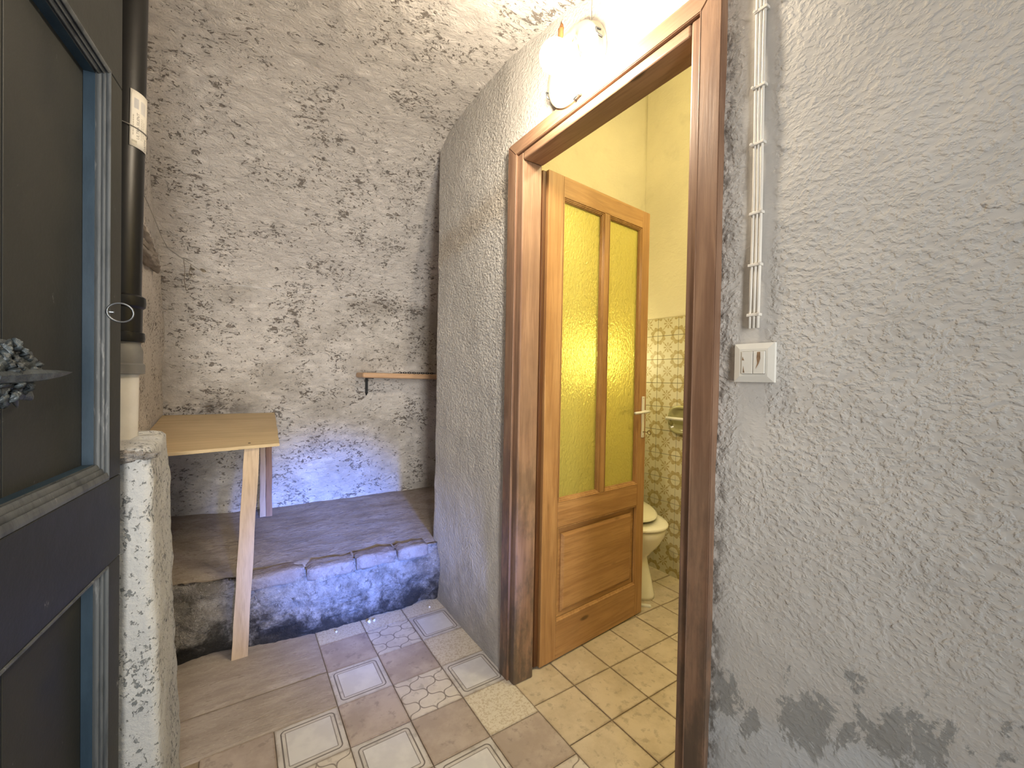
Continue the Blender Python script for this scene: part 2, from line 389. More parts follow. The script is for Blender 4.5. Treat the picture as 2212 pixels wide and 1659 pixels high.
M_inkg = plain('label faint ink', (.36, .33, .26), .6)
M_inkb = plain('label barcode ink', (.40, .40, .42), .6)
M_wire = plain('tie wire', (.30, .28, .25), .5, metal=.6)
M_orange = plain('orange brick chip', (.45, .20, .07), .8)
M_dust = plain('dry leaf', (.20, .165, .12), .9, var=.3)
M_chipb = plain('chipped brown paint', (.24, .15, .08), .8, var=.3, vs=80)
M_bulk = mat_wood('rotten wood', (.20, .17, .14), (.40, .35, .30), 'y', .9, knots=False)

def mat_paintdoor():
    t = NT('green grey door paint'); o = t.offs(t.obj(), 3)
    n1 = t.noise(o, 3.2, 4); sc = t.noise(t.map(o, scale=(1, 1, .5)), 38, 6, .72)
    col = t.mix(t.step(n1, .35, .65), (.020, .021, .019), (.031, .031, .027))
    col = t.mix(t.step(sc, .66, .72, 0, .55), col, (.26, .26, .25))
    return t.done(col, t.step(n1, .3, .7, .45, .6), t.bump(t.M('ADD', t.noise(o, 24, 5, .65), t.M('MULTIPLY', t.noise(o, 160, 2), .3)), .0009, .7), spec=.25)
def mat_mould():
    t = NT('worn blue grey moulding paint'); o = t.offs(t.obj(), 3)
    sc = t.noise(t.map(o, scale=(30, 30, 4)), 1, 6, .7)
    col = t.mix(t.step(sc, .35, .55), (.045, .05, .053), (.088, .094, .096))
    col = t.mix(t.step(sc, .60, .68, 0, .8), col, (.24, .24, .235))
    n3 = t.noise(t.map(o, scale=(20, 20, 6)), 1, 5, .7)
    col = t.mix(t.step(n3, .68, .74, 0, .5), col, (.30, .17, .11))
    return t.done(col, .5, t.bump(sc, .0012, .7), spec=.4)
def mat_dayrev():
    t = NT('daylight tinted reveal'); o = t.offs(t.obj(), 3); sc = t.noise(t.map(o, scale=(14, 14, 5)), 1, 6, .7)
    col = t.mix(t.step(sc, .35, .65), (.018, .036, .055), (.028, .052, .076))  # blue of the incoming daylight put into the reveal colour
    return t.done(col, .45, t.bump(sc, .001, .6), spec=.4)
M_gdoor, M_mould, M_rev = mat_paintdoor(), mat_mould(), mat_dayrev()

def mat_glass():
    t = NT('amber hammered glass'); o = t.obj()
    h = t.M('ADD', t.noise(t.map(o, scale=(1, 1, .7)), 100, 2, .5, .4), t.M('MULTIPLY', t.noise(o, 22, 2), .4))
    t.done((.98, .87, .22), .28, t.bump(h, .0055, .9), spec=.5, Transmission_Weight=.72, IOR=1.45)
    return t.m
M_glass = mat_glass()
def emis(name, col, L):
    t = NT(name); e = t.n('ShaderNodeEmission'); e.inputs[0].default_value = col+(1,); e.inputs[1].default_value = L
    t.t.links.new(e.outputs[0], t.out.inputs[0]); return t.m
M_bulb = emis('lit bulb', BULB_C, BULB_L); M_bathb = emis('lit bathroom globe', BATH_C, BATH_L)

# ------------------------------------------------------------------ vault profile (y, z), spring line at the back wall to the entrance
PROF = [(3.02, .28), (3.01, .9), (3.005, 1.3), (2.995, 1.50), (2.95, 1.68), (2.90, 1.79), (2.80, 1.91), (2.66, 2.04), (2.50, 2.19), (2.35, 2.31), (2.18, 2.405),
        (2.02, 2.465), (1.85, 2.487), (1.65, 2.495), (1.45, 2.487), (1.30, 2.47), (1.18, 2.44), (1.03, 2.395), (.85, 2.33), (.60, 2.22), (.35, 2.13), (-.05, 2.12), (-1.30, 2.12)]
def vault_z(y):
    for (y0, z0), (y1, z1) in zip(PROF, PROF[1:]):
        if y1 <= y <= y0 and y0 != y1: return z1 + (z0-z1)*(y-y1)/(y0-y1)
    return 2.12 if y < 0 else 1.3
def densify(P, step):
    out = []
    for (a, b), (c, d) in zip(P, P[1:]):
        L = math.hypot(c-a, d-b); n = max(1, int(L/step))
        for i in range(n): out.append((a+(c-a)*i/n, b+(d-b)*i/n))
    out.append(P[-1]); return out
def smoothp(P, k=6):
    P = list(P)
    for _ in range(k): P = [P[0]] + [((P[i-1][0]+2*P[i][0]+P[i+1][0])/4, (P[i-1][1]+2*P[i][1]+P[i+1][1])/4) for i in range(1, len(P)-1)] + [P[-1]]
    return P
STEP = .022
full = smoothp(densify(PROF, STEP), 8)
split = next(i for i, p in enumerate(full) if p[1] > 1.70)
def vault_piece(name, prof, x0, x1, m, amp):
    nx = int((x1-x0)/STEP)+1; vs, fs = [], []
    for i, (y, z) in enumerate(prof):
        a = prof[max(i-1, 0)]; b = prof[min(i+1, len(prof)-1)]; ty, tz = b[0]-a[0], b[1]-a[1]; L = math.hypot(ty, tz) or 1
        ny, nz = -tz/L, ty/L
        for j in range(nx+1):
            x = x0+(x1-x0)*j/nx; p = Vector((x, y, z)); d = amp*(fbm(p, 3.2, 4)*1.2 + fbm(p+Vector((7, 7, 7)), 14, 4)*.35)
            if name == 'wall_back': d += -.012*max(0, min(1, (1.66-z)/.06))*0 + .0
            vs.append((x, y+ny*d, z+nz*d))
    for i in range(len(prof)-1):
        for j in range(nx):
            a = i*(nx+1)+j
            if vs[a][0] > .955 and vs[a][1] < 2.155: continue
            fs.append((a, a+1, a+nx+2, a+nx+1))
    return tag(mesh(name, vs, fs, m, None, True), kind='structure')
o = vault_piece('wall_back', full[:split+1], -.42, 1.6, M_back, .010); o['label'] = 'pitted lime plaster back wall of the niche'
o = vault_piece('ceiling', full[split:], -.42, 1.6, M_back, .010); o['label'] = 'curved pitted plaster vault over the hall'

def plan_wall(name, path, zf, m, amp=.004, zstep=.022, uvskip=None, zlo=-.02):
    """wall surface along a plan path [(x, y, nx, ny)], up to zf(y)"""
    vs, fs = [], []; nz = 110
    for (x, y, nx_, ny_) in path:
        H = zf(x, y)
        for k in range(nz+1):
            z = zlo + (H-zlo)*k/nz; p = Vector((x, y, z)); d = amp*(fbm(p, 4, 3) + fbm(p, 17, 3)*.4)
            bat = .012*max(0, (.5-z)/.5)
            vs.append((x+nx_*(d+bat), y+ny_*(d+bat), z))
    for i in range(len(path)-1):
        for k in range(nz):
            c = Vector(vs[i*(nz+1)+k])
            if uvskip and uvskip(path[i][0], (path[i][1]+path[i+1][1])/2, (vs[i*(nz+1)+k][2]+vs[i*(nz+1)+k+1][2])/2): continue
            a = i*(nz+1)+k; fs.append((a, a+nz+1, a+nz+2, a+1))
    return tag(mesh(name, vs, fs, m, None, True), kind='structure')
XR = .922
def straight(p0, p1, n_, step=.018):
    L = math.hypot(p1[0]-p0[0], p1[1]-p0[1]); k = max(2, int(L/step))
    return [(p0[0]+(p1[0]-p0[0])*i/k, p0[1]+(p1[1]-p0[1])*i/k, n_[0], n_[1]) for i in range(k+1)]
OY0, OY1, OZ = .585, 1.375, 2.05          # hole in the wall behind the casing
path = straight((XR, -1.30), (XR, OY0), (-1, 0)) + straight((XR, OY0), (XR, OY1), (-1, 0))[1:] + straight((XR, OY1), (XR, 2.150), (-1, 0))[1:]
for k in range(1, 8):
    a = k/7*PI/2; path.append((XR+.025-.025*math.cos(a), 2.150+.025*math.sin(a), -math.cos(a), math.sin(a)))
path += straight((XR+.03, 2.175), (1.6, 2.175), (0, 1), .03)
o = plan_wall('wall_right', path, lambda x, y: vault_z(y)+.02, M_stucco, .0045, uvskip=lambda x, y, z: x < .93 and OY0 < y < OY1 and z < OZ)
o['label'] = 'white stucco wall around the bathroom doorway, peeling at its foot'
o = plan_wall('wall_left', straight((-.338, 3.05), (-.338, -1.30), (1, 0), .03), lambda x, y: vault_z(min(y, 2.99))+.02 if y < 2.99 else 1.7, M_left, .012)
o['label'] = 'rough stained plaster wall behind the drainpipe and low wall'
o.data.materials.append(M_back)
for p in o.data.polygons:
    c = p.center
    if c.z > 1.90-.2*(c.y-2.3)+.02*fbm(c, 9, 2): p.material_index = 1
# wall core: reveal around the doorway and the bathroom side of the wall
bm = bmesh.new()
bbox(bm, (XR+.012, -1.30, -.01), (.995, OY0, 3.2)); bbox(bm, (XR+.012, OY1, -.01), (.995, 2.14, 3.2)); bbox(bm, (XR+.012, OY0, OZ), (.995, OY1, 3.2))
o = tag(bm_obj('wall_bathroom_near', bm, M_cream), 'masonry between hall and bathroom around the doorway', kind='structure')
fil = [(.995, 2.075), (2.025, 2.075)] + [(2.025+.22*math.sin(a), 1.855+.22*math.cos(a)) for a in [PI/2*k/12 for k in range(1, 13)]] + [(2.245, 1.855), (2.245, 2.14), (.995, 2.14)]
vs, fs = loft([[(x, y, -.01) for x, y in fil], [(x, y, 3.25) for x, y in fil]], True, False, False)
o = tag(mesh('wall_bathroom_end', vs, fs, M_cream, None, True), 'cream plaster wall of the bathroom behind the open door', kind='structure')
box_far = []
vs, fs = [], []
NY, NZ = 70, 80
for i in range(NY+1):
    for k in range(NZ+1):
        y = -.40+2.50*i/NY; z = -.01+3.28*k/NZ; p = Vector((2.24, y, z)); vs.append((2.246-.004*fbm(p, 4, 4)*max(0, min(1, (1.8-y)/.3)) + (.008 if z < 1.55 and y < 1.7 else 0), y, z))
for i in range(NY):
    for k in range(NZ): a = i*(NZ+1)+k; fs.append((a, a+1, a+NZ+2, a+NZ+1))
wall_far = tag(mesh('wall_bathroom_far', vs, fs, M_cream, None, True), 'cream plastered bathroom wall over patterned tiles', kind='structure')
bm = bmesh.new(); bbox(bm, (.995, -.45, -.01), (2.30, -.40, 3.25)); tag(bm_obj('wall_bathroom_front', bm, M_cream), 'cream plaster wall of the bathroom out of sight', kind='structure')
bm = bmesh.new(); bbox(bm, (.93, -.45, 3.15), (2.30, 2.14, 3.25)); tag(bm_obj('ceiling_bathroom', bm, M_cream), 'cream plaster ceiling of the bathroom', kind='structure')
bm = bmesh.new(); bbox(bm, (1.555, 2.178, -.01), (1.60, 3.1, 2.42)); tag(bm_obj('wall_recess', bm, M_left), 'end of the dark recess beside the back wall', kind='structure')

# ------------------------------------------------------------------ floor and its tiles
floor = tag(box('floor', (-.60, -1.30, -.06), (2.30, 3.05, -.004), M_grout), 'tiled floor of odd leftover tiles running into the bathroom', kind='structure')
T = .19992; TX0, TY0 = .3171, 2.1808
def tile_mesh(wd, dp, th=.008):
    bm = bmesh.new(); b = .0012
    bmesh.ops.create_cube(bm, size=1)
    for v in bm.verts: v.co = Vector((v.co.x*wd, v.co.y*dp, (v.co.z-.5)*th))
    top = [f for f in bm.faces if f.normal.z > .5][0]
    bmesh.ops.inset_region(bm, faces=[top], thickness=b, depth=0)
    top2 = [f for f in bm.faces if f.normal.z > .5 and f.calc_area() > .7*wd*dp][0]
    for v in top2.verts: v.co.z += .0010
    uvl = bm.loops.layers.uv.new('UVMap')
    for f in bm.faces:
        for l in f.loops: l[uvl].uv = (l.vert.co.x/wd+.5, l.vert.co.y/dp+.5)
    me = bpy.data.meshes.new('tile'); bm.to_mesh(me); bm.free(); return me
_cache = {}
def add_tile(cx, cy_, wd, dp, mat, z=0.0, parent=None, rot=0, nm='tile'):
    key = (round(wd, 4), round(dp, 4), mat.name)
    if key not in _cache:
        me = tile_mesh(wd, dp); me.materials.append(mat); _cache[key] = me
    o = bpy.data.objects.new(nm, _cache[key]); COL.objects.link(o); o.location = (cx, cy_, z+random.uniform(-.0005, .0005)); o.rotation_euler = (random.uniform(-.002, .002), random.uniform(-.002, .002), rot)
    o.parent = parent or floor; return o
TMAP = {0: {0: 's', 1: 's', 2: 's'}, 1: {0: 't', 1: 'l', 2: 'f'}, 2: {0: 'f', 1: 't', 2: 's'}, 3: {-2: 't', -1: 'f', 0: 't', 1: 'l', 2: 'f'},
        4: {-2: 't', -1: 'l', 0: 'f', 1: 't', 2: 's'}, 5: {-2: 's', -1: 't', 0: 't', 1: 'f', 2: 't'}, 6: {-2: 't', -1: 'f', 0: 'l', 1: 't', 2: 'l'}, 7: {-2: 't', -1: 't', 0: 'f', 1: 's', 2: 't'}, 8: {-2: 't', -1: 't', 0: 't', 1: 'f', 2: 't'}}
MM = {'s': M_speck, 't': M_taupe, 'l': M_latt, 'f': M_frame_t}
for j, row in TMAP.items():
    for i, k in row.items():
        wd = T-.0022; cx = TX0+(i+.5)*T
        add_tile(cx, TY0-(j+.5)*T, wd, T-.0022, MM[k])
# worn smooth slab left of the tiles
def slab(name, x0, x1, y0, y1):
    nx, ny = 22, 26; vs, fs = [], []
    for i in range(nx+1):
        for j in range(ny+1):
            x = x0+(x1-x0)*i/nx; y = y0+(y1-y0)*j/ny; e = min(i, nx-i, j, ny-j); z = .0012*fbm((x, y, 0), 9, 3) + (0 if e else -.004)
            vs.append((x, y, z+.001))
    for i in range(nx):
        for j in range(ny): a = i*(ny+1)+j; fs.append((a, a+ny+1, a+ny+2, a+1))
    b = len(vs)
    return mesh(name, vs, fs, M_slab, floor, True)
YB = TY0-3*T
slab('floor_slab', -.30, TX0-.001, YB+.001, 1.795); slab('floor_slab', -.30, TX0-.001, 1.797, 2.20)
# bathroom tiles
B = .1952; BX0, BY0 = .9160, 1.2087
for i in range(7):
    for j in range(-9, 5):
        x = BX0+(i+.5)*B; y = BY0+(j+.5)*B
        if i == 6: wd = 2.245-(BX0+6*B); add_tile(BX0+6*B+wd/2, y, wd-.003, B-.0035, M_beige); continue
        if j == 4:
            dp = 2.075-(BY0+4*B)
            if i > 0: add_tile(x, BY0+4*B+dp/2, B-.003, dp-.0035, M_beige)
            continue
        if i == 0 and not (-4 < j < 1): continue
        if y < -.3: continue
        add_tile(x, y, B-.0035, B-.0035, M_beige)
# patterned wall tiles, each a piece of the far bathroom wall
WT = .1472
FW = {}
def wall_tile(y, z, wd, h, full_):
    key = (round(wd, 4), round(h, 4))
    if key not in FW:
        me = tile_mesh(wd, h, .006)
        if h < WT*.9:
            uvl = me.uv_layers[0]
            for d in uvl.data: d.uv = (d.uv[0], d.uv[1]*h/WT)
        me.materials.append(M_flower); FW[key] = me
    o = bpy.data.objects.new('tile', FW[key]); COL.objects.link(o)
    R_ = Matrix(((0, 0, -1), (-1, 0, 0), (0, 1, 0)))   # local x -> -y, local y -> z, local z -> -x
    o.matrix_world = Matrix.Translation((2.236+random.uniform(-.0005, .0005), y, z)) @ R_.to_4x4(); o.parent = wall_far
for a in range(-9, 2):
    yc = 1.725-WT*.5+WT*a
    for b_ in range(11):
        if b_ < 10: wall_tile(yc, WT*(b_+.5), WT-.0022, WT-.0022, True)
        else: wall_tile(yc, WT*10+.055, WT-.0022, .108, False)

# ------------------------------------------------------------------ raised masonry platform
def noisy_block(name, x0, x1, y0, y1, z0, ztop, m, mt, parent, amp, yf=None):
    """front face + rounded lip + top, gridded and displaced"""
    prof = []; nfz = 16
    for k in range(nfz): prof.append((0, k/nfz))
    vs, fs = [], []; nx = int((x1-x0)/.014); secs = []
    for i in range(nx+1):
        x = x0+(x1-x0)*i/nx; fy = yf(x); zt = ztop(x, fy); col = []
        N1, N2 = 20, 60
        for k in range(N1+1):
            t = k/N1; z = z0+(zt-z0)*t; p = Vector((x, fy, z)); d = amp*(fbm(p, 7, 5)*1.0+fbm(p, 24, 3)*.40)+.016*noise.noise(Vector((x*3, 1, z*16+math.sin(x*5)*.8)))
            bulge = -.018*math.sin(PI*t)+.03*(t > .9)*(t-.9)*10*.6
            col.append((x, fy-d+bulge+.0, z))
        for k in range(1, N2+1):
            t = k/N2; y = fy+(y1-fy)*t; p = Vector((x, y, .3)); d = .006*fbm(p, 6, 4)
            zz = ztop(x, y)+d - .012*max(0, 1-t*14)
            col.append((x, y, zz))
        secs.append(col)
    n = len(secs[0]); vs = [v for s in secs for v in s]; mi = []
    for i in range(nx):
        for k in range(n-1): a = i*n+k; fs.append((a, a+n, a+n+1, a+1)); mi.append(0 if k < 20 else 1)
    o = mesh(name, vs, fs, [m, mt], parent, True)
    for p, q in zip(o.data.polygons, mi): p.material_index = q
    return o
plat = empty('raised_platform', (.3, 2.5, 0), 0, 'rough masonry platform with worn brick edge filling the back niche', 'platform')
def pfront(x):
    if x > .925: return 2.19
    return 2.155-.055*min(1, max(0, (x+.02)/.30))-.02*max(0, (x-.7)/.2)
def ptop(x, y): return .300+.05*max(0, min(1, (y-2.1)/.88)) + (.03*max(0, -x/.3))
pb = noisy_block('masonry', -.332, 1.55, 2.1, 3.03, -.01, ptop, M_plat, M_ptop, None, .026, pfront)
pb.parent = plat; pb.matrix_parent_inverse = Matrix.Translation((-.3, -2.5, 0))
# bricks laid along the front lip
for x0, x1 in ((.045, .272), (.280, .488), (.497, .690), (.698, .86)):
    bm = bmesh.new(); bmesh.ops.create_cube(bm, size=1)
    bmesh.ops.subdivide_edges(bm, edges=bm.edges[:], cuts=5, use_grid_fill=True)
    yf = pfront((x0+x1)/2)-.020
    for v in bm.verts:
        p = Vector((x0+(v.co.x+.5)*(x1-x0), yf+(v.co.y+.5)*.105, .246+(v.co.z+.5)*.064)); d = fbm(p, 26, 4)*.009
        c = Vector((abs(v.co.x), abs(v.co.y), abs(v.co.z))); e = sum(1 for q in c if q > .49)
        if e >= 2: d -= .007
        v.co = p + Vector((v.co.x*.2, v.co.y, v.co.z)).normalized()*d + Vector((0, 0, .002*math.sin(x0*40)))
    ob = bm_obj('brick', bm, M_brick, None, True); ob.parent = plat; ob.matrix_parent_inverse = Matrix.Translation((-.3, -2.5, 0))
# rubble stones that show in the front face
rnd = random.Random(3)
for cx, cz, sx, sz in ((-.22, .20, .075, .045), (-.10, .15, .06, .05), (.13, .19, .085, .035), (.33, .175, .10, .035), (.55, .165, .09, .04), (.76, .17, .08, .04), (-.03, .06, .06, .03),
                       (.20, .09, .10, .035), (.44, .08, .09, .03), (.66, .085, .08, .035), (.84, .10, .06, .04), (-.20, .08, .07, .04)):
    bm = bmesh.new(); bmesh.ops.create_icosphere(bm, subdivisions=3, radius=1)
    for v in bm.verts:
        q = v.co.copy(); d = 1+.30*fbm(q*1.3+Vector((cx*9, cz*9, 0)), 1.2, 3)
        v.co = Vector((cx+max(-.95, min(.95, q.x*1.15))*sx*d, pfront(cx)+.012+q.y*.035*d, cz+max(-.9, min(.9, q.z*1.1))*sz*d))
    ob = bm_obj('rubble_stone', bm, M_rub, None, True); ob.parent = plat; ob.matrix_parent_inverse = Matrix.Translation((-.3, -2.5, 0))
# loose crumbs of mortar at the foot of the platform
for k, (x, y, s_, lb) in enumerate(((.548, 2.045, .0085, 'larger of two white mortar crumbs side by side at the platform foot'), (.572, 2.045, .0065, 'smaller of two white mortar crumbs side by side at the platform foot'),
                        (.845, 2.02, .0055, 'white mortar crumb at the platform foot nearest the stucco wall corner'), (.40, 2.047, .005, 'white mortar crumb at the platform foot nearest the table leg'))):
    bm = bmesh.new(); bmesh.ops.create_icosphere(bm, subdivisions=2, radius=s_)
    for v in bm.verts: v.co = v.co*(1+.35*noise.noise(v.co*160+Vector((k, 0, 0))))+Vector((0, 0, s_*.8))
    ob = bm_obj('mortar_crumb', bm, M_white, None); ob.location = (x, y, 0.001)
    tag(ob, lb, 'crumb', group='mortar crumbs along the platform foot')

# ------------------------------------------------------------------ low plaster wall carrying the pipe
def low_wall():
    # right face leans: x -.158 at the top, -.124 at the floor
    rings = []; NZ_ = 50; per = []
    def outline(t):
        xr = -.124-.034*t; yn, yf = 1.215+.02*t, 1.585-.065*t
        pts = []
        n1 = 10
        for i in range(n1): pts.append((-.34+(xr-.018+.34)*i/n1, yn, 0, -1))
        for i in range(5): a = -PI/2+i/5*PI/2; pts.append((xr-.018+.018*math.cos(a), yn+.018+.018*math.sin(a), math.cos(a), math.sin(a)))
        for i in range(14): pts.append((xr, yn+.018+(yf-yn-.036)*i/14, 1, 0))
        for i in range(5): a = i/5*PI/2; pts.append((xr-.018+.018*math.cos(a), yf-.018+.018*math.sin(a), math.cos(a), math.sin(a)))
        for i in range(n1+1): pts.append((xr-.018-(xr-.018+.34)*i/n1, yf, 0, 1))
        return pts
    zs = [1.0*k/NZ_ for k in range(NZ_+1)]
    for k, t in enumerate(zs):
        z = 1.005*t; ring = []
        for (x, y, nx_, ny_) in outline(t):
            p = Vector((x, y, z)); d = .006*fbm(p, 9, 4)+.003*fbm(p, 30, 3)
            zt = z+(.012*(y-1.22)/.3+.006*fbm((x, y, 3), 12, 3))*(t**6)
            ring.append((x+nx_*d, y+ny_*d, zt))
        rings.append(ring)
    # shrink to close the top with a softened edge
    for s, dz in ((.93, .010), (.75, .014), (.4, .016), (.02, .016)):
        cx = -.25; cyy = 1.375
        rings.append([(cx+(x-cx)*s, cyy+(y-cyy)*s, z+dz+.004*fbm((x*s, y*s, 1), 14, 3)) for (x, y, z) in rings[NZ_]])
    vs, fs = loft(rings)
    return mesh('low_wall', vs, fs, M_low, None, True)
lw = tag(low_wall(), 'waist-high white plastered stub wall, pitted, between green door and platform', 'low wall')
# grey mortar bed exposed on top of the low wall
bm = bmesh.new(); bmesh.ops.create_icosphere(bm, subdivisions=4, radius=1)
for v in bm.verts:
    q = v.co.copy(); d = 1+.35*fbm(q, 2.2, 4); v.co = Vector((-.20+q.x*.050*d, 1.243+q.y*.020*d, 1.000+q.z*.014*d))
mb = bm_obj('mortar_patch', bm, M_rub, lw, True)

# ------------------------------------------------------------------ drainpipe on the low wall
PX, PY = -.250, 1.40
def pipe_at(z): return Vector((PX+.013*(z-1.0), PY, z))
pipe = empty('drainpipe', (PX, PY, 1.02), 0, 'tall black plastic drainpipe with grey and cream lower sections on low wall', 'drainpipe')
def pipe_part(name, prof, m):
    n = 40; rings = [[Vector((pipe_at(z).x+rad*math.cos(2*PI*k/n), PY+rad*math.sin(2*PI*k/n), z)) for k in range(n)] for rad, z in prof]
    vs, fs = loft(rings); o = mesh(name, vs, fs, m, None, True); add_bevel_smooth(o, 35); o.parent = pipe; o.matrix_parent_inverse = Matrix.Translation((-PX, -PY, -1.02)); return o
pipe_part('upper_pipe', [(.0475, 1.36), (.0475, 2.47)], M_black)
pipe_part('coupling', [(.049, 1.262), (.0555, 1.264), (.0565, 1.272), (.0555, 1.285), (.0505, 1.287), (.0505, 1.345), (.056, 1.350), (.057, 1.360), (.056, 1.373), (.049, 1.378)], M_black)
pipe_part('grey_collar', [(.049, 1.183), (.0575, 1.184), (.0575, 1.206), (.053, 1.210), (.053, 1.240), (.048, 1.255), (.048, 1.266)], M_grey)['label'] = 'grey reducing collar'
pipe_part('lower_pipe', [(.0465, 1.0), (.0465, 1.190)], M_wpipe)['label'] = 'cream lower pipe'
# paper label wrapped round the black pipe
def wrap(a0, a1, z0, z1, rad, m, name, parent, tilt=0.0, na=14, nz_=6, thick=.0006):
    vs, fs = [], []
    for i in range(na+1):
        for k in range(nz_+1):
            a = a0+(a1-a0)*i/na; z = z0+(z1-z0)*k/nz_ + tilt*(i/na-.5); c = pipe_at(z)
            vs.append((c.x+rad*math.cos(a), PY+rad*math.sin(a), z))
    for i in range(na):
        for k in range(nz_): a = i*(nz_+1)+k; fs.append((a, a+nz_+1, a+nz_+2, a+1))
    o = mesh(name, vs, fs, m, None, True); o.parent = parent; o.matrix_parent_inverse = Matrix.Translation((-PX, -PY, -1.02))
    md = o.modifiers.new('s', 'SOLIDIFY'); md.thickness = thick; md.offset = 1; return o
A0, A1 = math.radians(-60), math.radians(8)
lab = wrap(A0, A1, 1.745, 1.880, .0485, M_paper, 'label_sticker', pipe); lab['label'] = 'white paper label with barcode and small print'
def strip(af0, af1, z0, z1, m, name='print_block'):
    a0 = A0+(A1-A0)*af0; a1 = A0+(A1-A0)*af1; vs, fs = [], []; na = 5
    for i in range(na+1):
        a = a0+(a1-a0)*i/na
        for z in (z0, z1): c = pipe_at(z); vs.append((c.x+.04925*math.cos(a), PY+.04925*math.sin(a), z))
    for i in range(na): fs.append((i*2, i*2+2, i*2+3, i*2+1))
    return vs, fs
g = []
for s_ in (.14, .42):
    for q in range(9): g.append(strip(s_+q*.030*(1.0 if s_ == .42 else .7), s_+q*.030*(1.0 if s_ == .42 else .7)+.013, 1.832 if s_ == .42 else 1.838, 1.862, M_inkb))
vs, fs = merge(g); o = mesh('barcode', vs, fs, M_inkb); o.parent = lab.parent; o.matrix_parent_inverse = Matrix.Translation((-PX, -PY, -1.02))
g = []
rr_ = random.Random(2)
for af, z0, z1, wd in ((.10, 1.772, 1.822, .035), (.44, 1.768, 1.820, .03), (.51, 1.768, 1.822, .03), (.58, 1.775, 1.815, .03), (.78, 1.775, 1.808, .05), (.07, 1.752, 1.762, .2), (.82, 1.750, 1.764, .05)):
    z = z0
    while z < z1:
        h = rr_.uniform(.002, .006); g.append(strip(af, af+wd, z, min(z+h, z1), M_inkg)); z += h+.0012
vs, fs = merge(g); o = mesh('small_print', vs, fs, M_inkg); o.parent = pipe; o.matrix_parent_inverse = Matrix.Translation((-PX, -PY, -1.02))
def wrapped_text(txt, size, af, zstart, name):
    cu = bpy.data.curves.new(name, 'FONT'); cu.body = txt; cu.size = size; cu.resolution_u = 3
    tmp = bpy.data.objects.new(name, cu); COL.objects.link(tmp); bpy.context.view_layer.update()
    me = bpy.data.meshes.new_from_object(tmp.evaluated_get(bpy.context.evaluated_depsgraph_get())); bpy.data.objects.remove(tmp)
    for v in me.vertices:         # baseline runs upward along the pipe
        a = A0+(A1-A0)*af - v.co.y/.0495; z = zstart+v.co.x; c = pipe_at(z)
        v.co = (c.x+.0494*math.cos(a), PY+.0494*math.sin(a), z)
    me.materials.clear(); o = link(name, me, M_ink); o.parent = pipe; o.matrix_parent_inverse = Matrix.Translation((-PX, -PY, -1.02)); return o
wrapped_text('ULTRA SILENT', .0098, .36, 1.766, 'lettering')
wrapped_text('DAMM', .0095, .74, 1.748, 'lettering')
pts = [(pipe_at(1.778).x+.0512*math.cos(a), PY+.0512*math.sin(a), 1.782-.004*math.sin(a*1.3)) for a in [2*PI*k/40 for k in range(40)]]
for o in [c for c in pipe.children if c.name.split('.')[0] in ('label_sticker', 'barcode', 'small_print', 'lettering')]: o.location.z -= .012
tw = tube('tie_wire', pts, .0011, M_wire, None, 6, True); tw.parent = pipe; tw.matrix_parent_inverse = Matrix.Translation((-PX, -PY, -1.02))

# ------------------------------------------------------------------ door_1, the green entrance door standing open on the left
ang = math.atan2(.122, .993)
# local x runs from the free edge back to the hinge, local y out of the visible face, local z up
dx = Vector((-math.sin(ang), -math.cos(ang), 0)); dy = Vector((math.cos(ang), -math.sin(ang), 0))
md = Matrix((dx, dy, Vector((0, 0, 1)))).transposed().to_4x4(); md.translation = Vector((-.196, 1.165, 0))
D1 = empty('door_1', (0, 0, 0), mat=md, label='tall dark green-grey panelled entrance door standing open at left', kind='structure')
DT = .045; REC = -.036
def d1(name, lo, hi, m=M_gdoor, bev=.002): return box(name, lo, hi, m, D1, bev)
DW = .80
for z0, z1 in ((.979, 1.761), (.201, .811)):
    d1('stile', (0, -DT, z0), (.062, 0, z1)); d1('stile', (DW-.062, -DT, z0), (DW, 0, z1))
d1('top_rail', (0, -DT, 1.762), (DW, 0, 2.10)); d1('middle_rail', (0, -DT, .812), (DW, .0005, .978)); d1('bottom_rail', (0, -DT, .02), (DW, 0, .20))
for z0, z1 in ((.978, 1.762), (.20, .812)):
    xs = [.066, .300, .52, DW-.066]
    for a, b in zip(xs, xs[1:]): d1('panel_board', (a+.0008, -DT, z0+.001), (b-.0008, REC, z1-.001), M_gdoor, .0018)
def mould(z0, z1, nm):
    """stepped moulding round a panel opening, four mitred lengths"""
    prof = [(0, .0), (.001, .0025)]
    for b_, (h0, h1) in enumerate(((.0025, -.0045), (-.0045, -.0105), (-.0105, -.0185))):
        for q in range(6): t = q/5; prof.append((.003+.0035*b_+.0042*math.sin(PI*t), h0+(h1-h0)*t))
    prof += [(.0145, -.019), (.0145, REC)]
    x0, x1 = .062, DW-.062
    def side(p0, p1, inx, inz):
        vs = []
        for (px_, pz_), s in ((p0, 1), (p1, 1)):
            for (o_, h) in prof:
                vs.append((px_+inx[0 if (px_, pz_) == p0 else 1]*o_, h, pz_+inz[0 if (px_, pz_) == p0 else 1]*o_))
        n = len(prof); return mesh(nm, vs, [(i, i+n, i+n+1, i+1) for i in range(n-1)] , [M_mould, M_rev], D1)
    k = .0
    o1 = side((x0-k, z0), (x0-k, z1), (.35, .35), (1, -1)); o2 = side((x1, z0), (x1, z1), (-1, -1), (1, -1))
    o3 = side((x0, z0), (x1, z0), (.35, -1), (2.3, 2.3)); o4 = side((x0, z1), (x1, z1), (.35, -1), (-1, -1))
    for o_ in (o1, o2, o3, o4): o_.data.polygons[len(o_.data.polygons)-1].material_index = 1
    return o1
mould(.978, 1.762, 'moulding'); mould(.20, .812, 'moulding')
